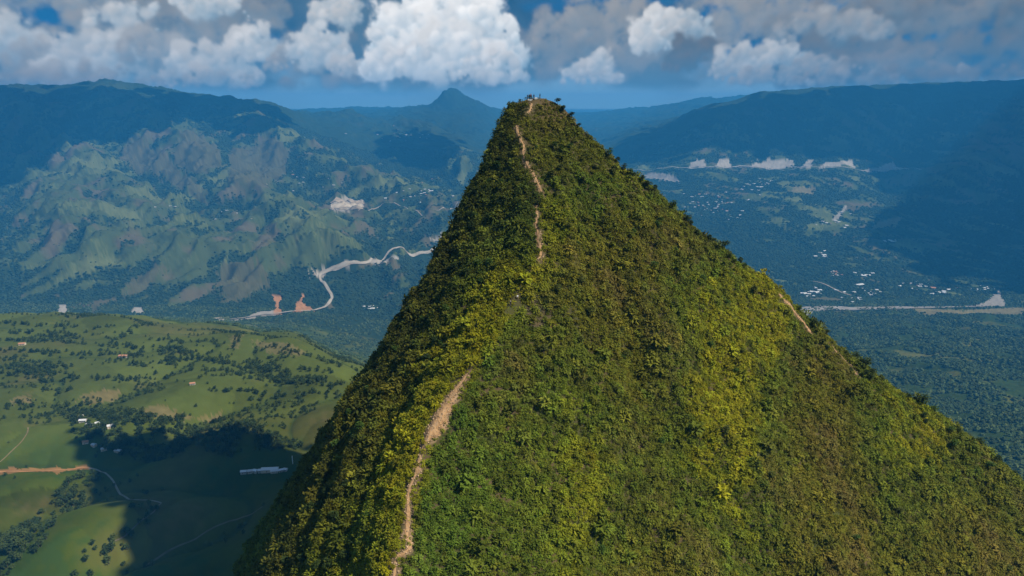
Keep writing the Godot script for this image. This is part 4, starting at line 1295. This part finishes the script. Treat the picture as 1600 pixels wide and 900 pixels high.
func houses() -> void:
	rng.seed = 555
	var walls := [mat("wall_white", Color(0.42, 0.40, 0.37)), mat("wall_cream", Color(0.55, 0.47, 0.36)), mat("wall_brick", Color(0.35, 0.2, 0.14))]
	var roofs := [mat("roof_zinc", Color(0.5, 0.51, 0.52), 0.5), mat("roof_grey", Color(0.42, 0.42, 0.42), 0.6), mat("roof_rust", Color(0.36, 0.18, 0.11), 0.8), mat("roof_white", Color(0.52, 0.51, 0.5), 0.6)]
	# the farms among the left woods: [px, py, width, depth, wall height, roof, turn, label]
	var farms := [[127, 652, 7, 6, 3.4, 3, 0.2, "small white-roofed farmhouse at the top of the farm lane"], [130, 659, 12, 7, 3.6, 3, 0.1, "white-roofed barn just below the topmost farmhouse"], [141, 666, 14, 7, 4, 1, -0.1, "long grey-roofed farm building left of the round tree"], [153, 663, 8, 7, 3.4, 0, 0.5, "zinc-roofed shed between the long farm building and white house"], [173, 668, 10, 8, 4.2, 3, 0.5, "bright white farmhouse at the right end of the farm row"],
		[134, 692, 9, 6, 3, 2, 0.3, "rust-roofed shaded farmhouse below the farm row"], [147, 697, 8, 6, 3, 1, -0.4, "small grey-roofed shaded shed right of the rust-roofed house"], [163, 703, 9, 6, 3, 1, 0.4, "grey-roofed shaded house on the lower lane"], [185, 706, 12, 6, 3, 1, -0.2, "low shaded house at the lower right end of the farm"],
		[381, 739, 9, 6, 3.2, 3, 0.1, "white cottage at the left end of the shaded roadside row"], [391, 738, 7, 6, 3, 1, 0.2, "second cottage from the left in the shaded roadside row"], [399, 737.5, 7, 6, 3, 0, -0.3, "grey cottage in the middle of the shaded roadside row"], [408, 737, 9, 6, 3.2, 0, 0.2, "zinc-roofed cottage beside the long white sheds"], [422, 736, 26, 9, 4, 3, 0.08, "long white shed of the shaded roadside row"], [429, 738, 11, 6, 3.2, 3, 0.1, "short bright shed in front of the long white shed"], [439, 736.5, 7, 5, 3, 0, 0.3, "small hut right of the long white shed"], [446, 735.5, 6, 5, 3, 1, -0.2, "last small hut of the roadside row below the mast"],
		[35, 539, 14, 9, 4, 2, 0.2, "lone brown-roofed farmhouse on the far left pastures"], [193, 558, 20, 9, 4, 2, 0.0, "low farmhouse between the hedges of the far pastures"], [301, 601, 10, 7, 3.5, 2, 0.3, "small rust-roofed house on the open middle pasture"]]
	for f in farms:
		var p := spot(f[0], f[1])
		var o := base("farmhouse", p + Vector3(0, 0.3, 0), f[6])
		tag(o, f[7], "house")
		var g := house_mesh(f[2], f[3], f[4], f[3] * 0.22)
		put("wall", g[0], walls[rng.randi() % 2], o)
		put("roof", g[1], roofs[f[5]], o)
		var dm := BoxMesh.new(); dm.size = Vector3(1.1, 2.1, 0.12)
		put("door", dm, mat("door_wood", Color(0.12, 0.07, 0.04)), o).position = Vector3(-f[2] * 0.15, 1.05, f[3] * 0.5 + 0.04)
		for k in 2:
			var wm := BoxMesh.new(); wm.size = Vector3(1.2, 1.1, 0.12)
			put("window", wm, mat("dark_glass", Color(0.03, 0.035, 0.04), 0.2), o).position = Vector3(f[2] * (0.12 + 0.22 * k), 1.7, f[3] * 0.5 + 0.04)
	# far towns: [centre px, py, spread x, y, count, size, label, group]
	var towns := [[1120, 322, 62, 22, 60, 19, "tiny pale house of the scattered hillside town right of the peak", "houses of the hillside town"], [1180, 290, 30, 10, 20, 22, "tiny white house just under the white highway cuttings", "houses under the highway cuttings"],
		[1295, 347, 45, 14, 14, 20, "tiny house on the slope below the pale landslide scar", "houses below the landslide scar"], [1283, 396, 14, 6, 6, 26, "small white farm building above the red-brown hamlet", "farm buildings above the hamlet"], [1303, 427, 14, 6, 16, 17, "small reddish house of the hamlet above the river", "houses of the reddish hamlet"],
		[1355, 432, 24, 9, 5, 30, "long white barn beside the hamlet above the river", "white barns near the hamlet"], [1270, 458, 20, 7, 9, 24, "white building of the works near the river bend", "buildings near the river bend"], [1345, 462, 50, 9, 18, 16, "tiny house near the river flats", "houses near the river flats"], [1430, 447, 30, 7, 14, 17, "tiny house on the wooded slope right of the barns", "houses on the wooded slope"], [1470, 457, 14, 5, 9, 22, "pale shed of the cluster upriver", "sheds of the cluster upriver"], [1535, 452, 24, 5, 14, 15, "tiny pale house beside the grey gravel scar", "houses beside the gravel scar"],
		[1390, 377, 12, 4, 8, 20, "tiny white house in the row on the dark right slope", "houses on the dark right slope"], [580, 481, 10, 3.5, 14, 16, "tiny white house of the village below the left highway", "houses of the village below the highway"], [660, 300, 60, 16, 22, 20, "tiny pale house of the middle hills left of the peak", "houses of the middle hills"], [640, 210, 70, 10, 20, 22, "tiny house high in the hazy middle valley", "houses of the hazy middle valley"], [470, 285, 60, 16, 10, 22, "tiny house on the left mountain slope", "houses on the left mountain"], [310, 330, 100, 20, 8, 18, "lone tiny house on the lit left mountainside", "lone houses on the left mountainside"]]
	var protos := []
	for k in 6:
		var g := house_mesh(1.0, 0.62, 0.34, 0.13)
		protos.append(joined(g, [walls[k % 2], roofs[[0, 3, 1, 3, 2, 0][k]]]))
	for t in towns:
		for k in int(t[4] * 1.2 + 1):
			var px: float = t[0] + rng.randfn(0, 0.5) * t[2]; var py: float = t[1] + rng.randfn(0, 0.5) * t[3]
			var p := spot(px, py)
			var s: float = t[5] * rng.randf_range(0.28, 0.7)
			var kind := rng.randi() % 6
			if "reddish" in t[6]: kind = 4 if k % 3 else 2
			elif "white" in t[6]: kind = [0, 1, 3][rng.randi() % 3]
			var o := MeshInstance3D.new()
			o.name = fresh("far_house")
			o.mesh = protos[kind]
			o.scale = Vector3(s, s * 0.75, s)
			if "long" in t[6]: o.scale = Vector3(s * 1.5, s * 0.5, s * 0.8)
			o.rotation.y = rng.randf_range(-0.5, 0.5) + (PI / 2 if rng.randf() < 0.25 else 0.0)
			o.position = p + Vector3(0, s * 0.15, 0)
			add_child(o, true)
			tag(o, t[6] + ", " + ["zinc-roofed", "white-roofed", "grey-walled", "white-roofed", "rust-roofed", "zinc-roofed"][kind], "house", t[7])
	# white lattice mast on the pasture edge
	var foot := spot(457.5, 725)
	var mast := base("radio_mast", foot)
	tag(mast, "thin white mast standing on the pasture edge beside the peak", "mast")
	for k in 3:
		var an := TAU * k / 3.0
		var c := CylinderMesh.new(); c.top_radius = 0.16; c.bottom_radius = 0.22; c.height = 15.0; c.radial_segments = 6
		put("leg", c, mat("mast_paint", Color(0.8, 0.8, 0.8), 0.5), mast).position = Vector3(cos(an) * 0.5, 7.3, sin(an) * 0.5)
	for k in 9:
		var ring := TorusMesh.new(); ring.inner_radius = 0.42; ring.outer_radius = 0.6; ring.rings = 6; ring.ring_segments = 5
		put("brace", ring, mat("mast_paint"), mast).position = Vector3(0, 1.2 + k * 1.6, 0)

# ---------------------------------------------------------------- clouds overhead and out of view, placed to shade the valley and the mountains
func unseen_cloud_over(outline: Array, height: float, radius: float, count: int, label: String, thin := 0.0, far_most := -12500.0) -> void:
	var poly := PackedVector2Array()
	var bb := Rect2(outline[0][0], outline[0][1], 0, 0)
	for q in outline:
		poly.append(Vector2(q[0], q[1])); bb = bb.expand(Vector2(q[0], q[1]))
	var st := SurfaceTool.new()
	st.begin(Mesh.PRIMITIVE_TRIANGLES)
	var shapes := []
	for k in 4: shapes.append(blob_mesh(0.5, 200 + k))
	var made := 0
	var tries := 0
	while made < count and tries < count * 30:
		tries += 1
		var q := bb.position + Vector2(rng.randf(), rng.randf()) * bb.size
		if not Geometry2D.is_point_in_polygon(q, poly): continue
		var p := spot(q.x, q.y)
		if p.z < far_most: continue
		# near the outline the puffs get small and torn
		var edge := 1e9
		for i in poly.size():
			edge = minf(edge, q.distance_to(Geometry2D.get_closest_point_to_segment(q, poly[i], poly[(i + 1) % poly.size()])))
		var f := sm(0.0, 46.0 if radius > 20.0 else 16.0, edge)
		if rng.randf() < thin or rng.randf() > 0.25 + f: continue
		var r := radius * lerpf(0.22, 1.0, f) * rng.randf_range(0.6, 1.15)
		var top := CAM.y + height + rng.randf_range(-0.4, 0.9) * r
		var c := p + to_sun * ((top - p.y) / to_sun.y)
		st.append_from(shapes[rng.randi() % 4], 0, Transform3D(Basis(Vector3.UP, rng.randf() * TAU).scaled(Vector3(r, r * 0.7, r)), c))
		made += 1
	st.generate_normals()
	var m := mat("cloud_vapour", Color(0.85, 0.85, 0.85), 1.0, false, 0.0)
	tag(put("cloud", st.commit(), m), label, "cloud", "", "stuff")

func unseen_clouds() -> void:
	rng.seed = 31
	unseen_cloud_over([[112, 652], [150, 660], [168, 690], [240, 668], [300, 690], [340, 655], [400, 672], [455, 690], [500, 700], [530, 740], [500, 800], [420, 900], [380, 960], [240, 960], [240, 880], [195, 850], [230, 800], [140, 790], [165, 745], [118, 700]], 420.0, 44.0, 620, "unseen low cumulus cloud out of view, shading the left pastures")
	unseen_cloud_over([[-60, 120], [430, 142], [480, 190], [430, 218], [380, 198], [330, 206], [270, 196], [210, 222], [110, 232], [60, 262], [0, 300], [-60, 330]], 2650.0, 420.0, 420, "unseen wide cumulus bank out of view, shading the left mountain crest")
	unseen_cloud_over([[940, 245], [1000, 195], [1100, 150], [1680, 100], [1680, 330], [1490, 312], [1420, 292], [1385, 252], [1200, 244], [1050, 248], [985, 260]], 2650.0, 420.0, 560, "unseen wide cumulus bank out of view, shading the right mountain")
	unseen_cloud_over([[590, 205], [660, 200], [730, 215], [720, 250], [660, 268], [610, 250]], 3600.0, 400.0, 110, "unseen cumulus bank out of view, shading the hazy middle valley", 0.0, -19000.0)
	unseen_cloud_over([[1330, 365], [1390, 322], [1440, 290], [1680, 290], [1680, 480], [1460, 446], [1390, 405]], 1700.0, 200.0, 330, "unseen torn cumulus out of view, shading the right river slope", 0.15)

# ---------------------------------------------------------------- people
func nets(bones: Array, cell: float, blend: float, out: Dictionary) -> void:
	# bones: [a, b, radius a, radius b, colour]; one closed skin round all of them
	var lo := Vector3.INF; var hi := -Vector3.INF
	for b in bones:
		for k in 2:
			lo = lo.min(b[k] - Vector3.ONE * (b[2 + k] + cell * 3)); hi = hi.max(b[k] + Vector3.ONE * (b[2 + k] + cell * 3))
	var n := Vector3i(((hi - lo) / cell).ceil()) + Vector3i.ONE
	var f := PackedFloat32Array(); f.resize(n.x * n.y * n.z); f.fill(1.0)
	var who := PackedInt32Array(); who.resize(f.size())
	var best := PackedFloat32Array(); best.resize(f.size()); best.fill(9.0)
	for bi in bones.size():
		var a: Vector3 = bones[bi][0]; var b: Vector3 = bones[bi][1]; var ra: float = bones[bi][2]; var rb: float = bones[bi][3]
		var pad := Vector3.ONE * (maxf(ra, rb) + blend + cell * 2)
		var i0 := Vector3i(((a.min(b) - pad - lo) / cell).floor()).clamp(Vector3i.ZERO, n - Vector3i.ONE); var i1 := Vector3i(((a.max(b) + pad - lo) / cell).ceil()).clamp(Vector3i.ZERO, n - Vector3i.ONE)
		var ab := b - a
		var l2 := maxf(ab.length_squared(), 1e-9)
		for z in range(i0.z, i1.z + 1):
			for y in range(i0.y, i1.y + 1):
				for x in range(i0.x, i1.x + 1):
					var p := lo + Vector3(x, y, z) * cell
					var t := clampf((p - a).dot(ab) / l2, 0, 1)
					var d := p.distance_to(a + ab * t) - lerpf(ra, rb, t)
					var i := (z * n.y + y) * n.x + x
					if d < best[i]: best[i] = d; who[i] = bi
					var h := maxf(blend - absf(f[i] - d), 0.0) / blend
					f[i] = minf(f[i], d) - h * h * blend * 0.25
	var v: PackedVector3Array = out.v; var idx: PackedInt32Array = out.i; var col: PackedColorArray = out.c
	var at_cell := {}
	for z in n.z - 1:
		for y in n.y - 1:
			for x in n.x - 1:
				var i := (z * n.y + y) * n.x + x
				var sum := Vector3.ZERO; var hits := 0; var neg := 0
				var val := [f[i], f[i + 1], f[i + n.x], f[i + n.x + 1], f[i + n.x * n.y], f[i + n.x * n.y + 1], f[i + n.x * n.y + n.x], f[i + n.x * n.y + n.x + 1]]
				for k in 8:
					if val[k] < 0.0: neg += 1
				if neg == 0 or neg == 8: continue
				for e in [[0, 1], [2, 3], [4, 5], [6, 7], [0, 2], [1, 3], [4, 6], [5, 7], [0, 4], [1, 5], [2, 6], [3, 7]]:
					var p: float = val[e[0]]; var q: float = val[e[1]]
					if (p < 0.0) == (q < 0.0): continue
					var t := p / (p - q)
					sum += Vector3(e[0] & 1, (e[0] >> 1) & 1, e[0] >> 2).lerp(Vector3(e[1] & 1, (e[1] >> 1) & 1, e[1] >> 2), t); hits += 1
				at_cell[i] = v.size()
				v.append(lo + (Vector3(x, y, z) + sum / hits) * cell)
				col.append(bones[who[i]][4])
	var sx := 1; var sy := n.x; var sz := n.x * n.y
	for i in at_cell:
		for ax in [[sx, sy, sz], [sy, sz, sx], [sz, sx, sy]]:
			var j: int = i + ax[0]
			if (f[i] < 0.0) == (f[j] < 0.0): continue
			var q := [i, i - ax[1], i - ax[1] - ax[2], i - ax[2]]
			if not (at_cell.has(q[1]) and at_cell.has(q[2]) and at_cell.has(q[3])): continue
			var w := [at_cell[q[0]], at_cell[q[1]], at_cell[q[2]], at_cell[q[3]]]
			if f[i] < 0.0: idx.append_array([w[0], w[2], w[1], w[0], w[3], w[2]])
			else: idx.append_array([w[0], w[1], w[2], w[0], w[2], w[3]])
	out.v = v; out.i = idx; out.c = col

func person(p: Vector3, turn: float, pose: int, shirt: Color, trousers: Color, hair: Color, label: String, hat := false, pack := Color(0, 0, 0, 0)) -> void:
	var skin := Color(0.32, 0.19, 0.12); var shoe := Color(0.03, 0.03, 0.03)
	var o := base("person", p, turn)
	tag(o, label, "person")
	var step := 0.16 if pose == 2 else 0.0
	var bones := [[Vector3(-0.06, 0.98, 0), Vector3(0.06, 0.98, 0), 0.115, 0.115, trousers], [Vector3(0, 1.02, 0), Vector3(0, 1.28, 0.01), 0.12, 0.135, shirt], [Vector3(-0.13, 1.4, 0), Vector3(0.13, 1.4, 0), 0.075, 0.075, shirt], [Vector3(0, 1.28, 0), Vector3(0, 1.38, 0), 0.135, 0.11, shirt], [Vector3(0, 1.44, 0), Vector3(0, 1.54, 0.02), 0.055, 0.052, skin],
		[Vector3(0, 1.60, 0.035), Vector3(0, 1.66, 0.015), 0.075, 0.092, skin], [Vector3(0, 1.555, 0.06), Vector3(0, 1.57, 0.07), 0.035, 0.04, skin], [Vector3(0, 1.61, 0.105), Vector3(0, 1.595, 0.125), 0.012, 0.015, skin], [Vector3(-0.087, 1.62, 0.02), Vector3(-0.09, 1.6, 0.02), 0.02, 0.015, skin], [Vector3(0.087, 1.62, 0.02), Vector3(0.09, 1.6, 0.02), 0.02, 0.015, skin]]
	var face := Color(0.12, 0.06, 0.045)
	for s in [-1.0, 1.0]:
		bones.append([Vector3(s * 0.033, 1.635, 0.098), Vector3(s * 0.036, 1.635, 0.098), 0.011, 0.011, Color(0.02, 0.02, 0.02)])
	bones.append([Vector3(-0.02, 1.565, 0.105), Vector3(0.02, 1.565, 0.105), 0.008, 0.008, face])
	var hands := []
	for s in [-1.0, 1.0]:
		var fz: float = s * step
		var knee := Vector3(s * 0.10, 0.52, fz * 0.7 + 0.02); var ankle := Vector3(s * 0.11, 0.09, fz - 0.01 - (0.06 if fz < 0 else 0.0))
		bones.append([Vector3(s * 0.09, 0.92, 0), knee, 0.092, 0.062, trousers]); bones.append([knee, ankle, 0.06, 0.043, trousers])
		bones.append([ankle + Vector3(0, -0.04, -0.03), ankle + Vector3(0, -0.055, 0.14), 0.045, 0.035, shoe])
		var sh := Vector3(s * 0.19, 1.39, 0)
		var elbow := Vector3(s * 0.25, 1.12, -0.04 - s * step * 0.5); var wrist := Vector3(s * 0.25, 0.88, 0.05 - s * step * 0.9)
		if pose == 1 and s > 0: elbow = Vector3(0.27, 1.17, 0.12); wrist = Vector3(0.12, 1.36, 0.26)
		if pose == 3: elbow = Vector3(s * 0.34, 1.16, -0.05); wrist = Vector3(s * 0.17, 1.03, 0.08)
		bones.append([sh, elbow, 0.06, 0.046, shirt]); bones.append([elbow, wrist, 0.043, 0.029, skin if pose != 1 else shirt])
		var dir := (wrist - elbow).normalized()
		var flat := dir.cross(Vector3(0, 0, 1) if absf(dir.z) < 0.8 else Vector3.UP).normalized()
		var palm := dir.cross(flat).normalized()
		var knuckle := wrist + dir * 0.085
		var hb := [[wrist, knuckle - flat * 0.022, 0.024, 0.022, skin], [wrist, knuckle + flat * 0.022, 0.024, 0.022, skin]]
		for k in 4:
			var root := knuckle + flat * (k - 1.5) * 0.021
			var l: float = [0.068, 0.078, 0.072, 0.055][k]
			var mid_ := root + dir * l * 0.55 + palm * 0.008
			hb.append([root, mid_, 0.0095, 0.009, skin]); hb.append([mid_, mid_ + dir * l * 0.4 + palm * 0.022, 0.009, 0.0075, skin])
		var tr: Vector3 = wrist + dir * 0.03 - flat * 0.03 * s
		hb.append([tr, tr + (dir * 0.6 - flat * s * 0.8).normalized() * 0.04, 0.012, 0.010, skin]); hb.append([tr + (dir * 0.6 - flat * s * 0.8).normalized() * 0.04, tr + (dir * 0.6 - flat * s * 0.8).normalized() * 0.04 + dir * 0.03, 0.010, 0.008, skin])
		hands.append(hb)
	var out := blank()
	nets(bones, 0.016, 0.03, out)
	for hb in hands: nets(hb, 0.006, 0.008, out)
	var st := SurfaceTool.new()
	st.create_from(array_mesh(out.v, out.i, out.c), 0)
	st.generate_normals()
	put("body", st.commit(), mat("cloth_and_skin", Color(1, 1, 1), 0.8, true), o)
	var hd := blank()
	var hc := hair
	nets([[Vector3(0, 1.69, -0.005), Vector3(0, 1.665, -0.02), 0.088, 0.092, hc], [Vector3(0, 1.66, -0.05), Vector3(0, 1.57, -0.05), 0.06, 0.045, hc]], 0.012, 0.03, hd)
	put("cap" if hat else "hair", array_mesh(hd.v, hd.i, hd.c), mat("cloth_and_skin"), o)
	if hat:
		var brim := CylinderMesh.new(); brim.top_radius = 0.14; brim.bottom_radius = 0.15; brim.height = 0.014; brim.radial_segments = 16
		put("brim", brim, mat("hat_white", Color(0.75, 0.73, 0.68)), o).position = Vector3(0, 1.68, 0.03)
	if pack.a > 0.0:
		var pk := blank()
		nets([[Vector3(-0.07, 1.1, -0.19), Vector3(-0.07, 1.36, -0.18), 0.08, 0.07, pack], [Vector3(0.07, 1.1, -0.19), Vector3(0.07, 1.36, -0.18), 0.08, 0.07, pack]], 0.02, 0.05, pk)
		put("backpack", array_mesh(pk.v, pk.i, pk.c), mat("cloth_and_skin"), o)

func on_peak(px: float, py: float, d: float) -> Vector3:
	var p := at(px, py, d)
	p.y = peak(p.x, p.z)
	return p

func people() -> void:
	var black := Color(0.015, 0.015, 0.018); var navy := Color(0.02, 0.03, 0.07); var white := Color(0.75, 0.73, 0.7)
	person(on_peak(824.4, 154, 262.5), 0.4, 3, black, navy, black, "leftmost person of the summit group, in black, hands on hips")
	person(on_peak(827.0, 154, 263.2), -0.5, 0, Color(0.06, 0.02, 0.06), black, black, "summit person in dark purple between two others on the left")
	person(on_peak(829.4, 154, 262.0), 0.7, 1, Color(0.16, 0.02, 0.03), black, black, "summit person in dark red raising one hand")
	person(on_peak(834.2, 154, 261.3), 2.7, 0, navy, black, black, "tall summit person in navy standing apart in the middle", false, Color(0.03, 0.05, 0.1, 1))
	person(on_peak(843.6, 154, 262.0), -2.2, 3, black, navy, black, "person in black standing alone at the right of the summit")
	var a := peak_spot(797.5, 479.0)
	person(a, 0.25, 2, black, black, white, "hiker in black with a white hat walking down the crest", true)
	var b := peak_spot(808.7, 469.0)
	person(b, 0.4, 2, white, Color(0.10, 0.08, 0.06), black, "hiker in a white top a few steps above the one in black", false, Color(0.05, 0.05, 0.05, 1))
	# whitewashed blocks and the bare standing place on the summit
	for q in [[828.2, 2.0, 0.5, "low whitewashed stone block beside the left summit group"], [837.0, 1.3, 0.45, "short whitewashed stone block right of the tall summit person"]]:
		var p := on_peak(q[0], 154.8, 260.8)
		var shape := BoxMesh.new()
		shape.size = Vector3(q[1] * 0.9, 0.55, 0.6); shape.subdivide_width = 8; shape.subdivide_height = 4; shape.subdivide_depth = 4
		var arr := shape.get_mesh_arrays()
		var n := noise(2.2, 3, 400 + int(q[0]))
		var v: PackedVector3Array = arr[Mesh.ARRAY_VERTEX]
		for i in v.size(): v[i] += v[i].normalized() * n.get_noise_3dv(v[i]) * 0.16 - v[i] * v[i].length_squared() * 0.12 + Vector3(0, 0.22, 0)
		tag(put("stone_block", array_mesh(v, arr[Mesh.ARRAY_INDEX]), mat("whitewash", Color(0.6, 0.58, 0.54), 0.9)), q[3], "stone")
		get_child(get_child_count() - 1).position = p

func _ready() -> void:
	var t0 := Time.get_ticks_msec()
	var cam := Camera3D.new()
	cam.name = "camera"
	cam.position = CAM
	cam.rotation_degrees = Vector3(-PITCH, 0, 0)
	cam.fov = rad_to_deg(2.0 * atan(450.0 / FOCAL))
	cam.near = 1.0
	cam.far = 60000.0
	add_child(cam)
	cam.current = true
	var sun := DirectionalLight3D.new()
	sun.name = "sun"
	var az := deg_to_rad(71.0)
	var el := deg_to_rad(50.0)
	to_sun = Vector3(sin(az) * cos(el), sin(el), cos(az) * cos(el))
	sun.look_at_from_position(to_sun * 100.0, Vector3.ZERO)
	sun.light_energy = 1.6
	sun.light_color = Color(1.0, 0.96, 0.88)
	sun.light_angular_distance = 0.53
	sun.shadow_enabled = true
	add_child(sun)
	var we := WorldEnvironment.new()
	we.name = "air"
	var env := Environment.new()
	env.background_mode = Environment.BG_SKY
	env.sky = Sky.new()
	env.sky.sky_material = build_sky()
	env.background_energy_multiplier = 1.0
	env.tonemap_mode = Environment.TONE_MAPPER_LINEAR
	env.tonemap_exposure = 1.35
	env.sdfgi_enabled = true
	env.ssao_enabled = true
	env.ssil_enabled = true
	env.fog_enabled = true
	env.fog_density = 0.000064
	env.fog_light_color = Color(0.26, 0.69, 1.0)
	we.environment = env
	add_child(we)
	print("sky ", Time.get_ticks_msec() - t0)
	build_heights()
	soil()
	build_terrain()
	build_peak()
	build_trails()
	finish_peak()
	roads()
	unseen_clouds()
	print("setting ", Time.get_ticks_msec() - t0)
	viaducts()
	houses()
	print("houses ", Time.get_ticks_msec() - t0)
	trail_stones()
	cover_peak()
	trees_on_peak()
	print("peak plants ", Time.get_ticks_msec() - t0)
	valley_trees()
	print("valley plants ", Time.get_ticks_msec() - t0)
	people()
	print("people ", Time.get_ticks_msec() - t0)
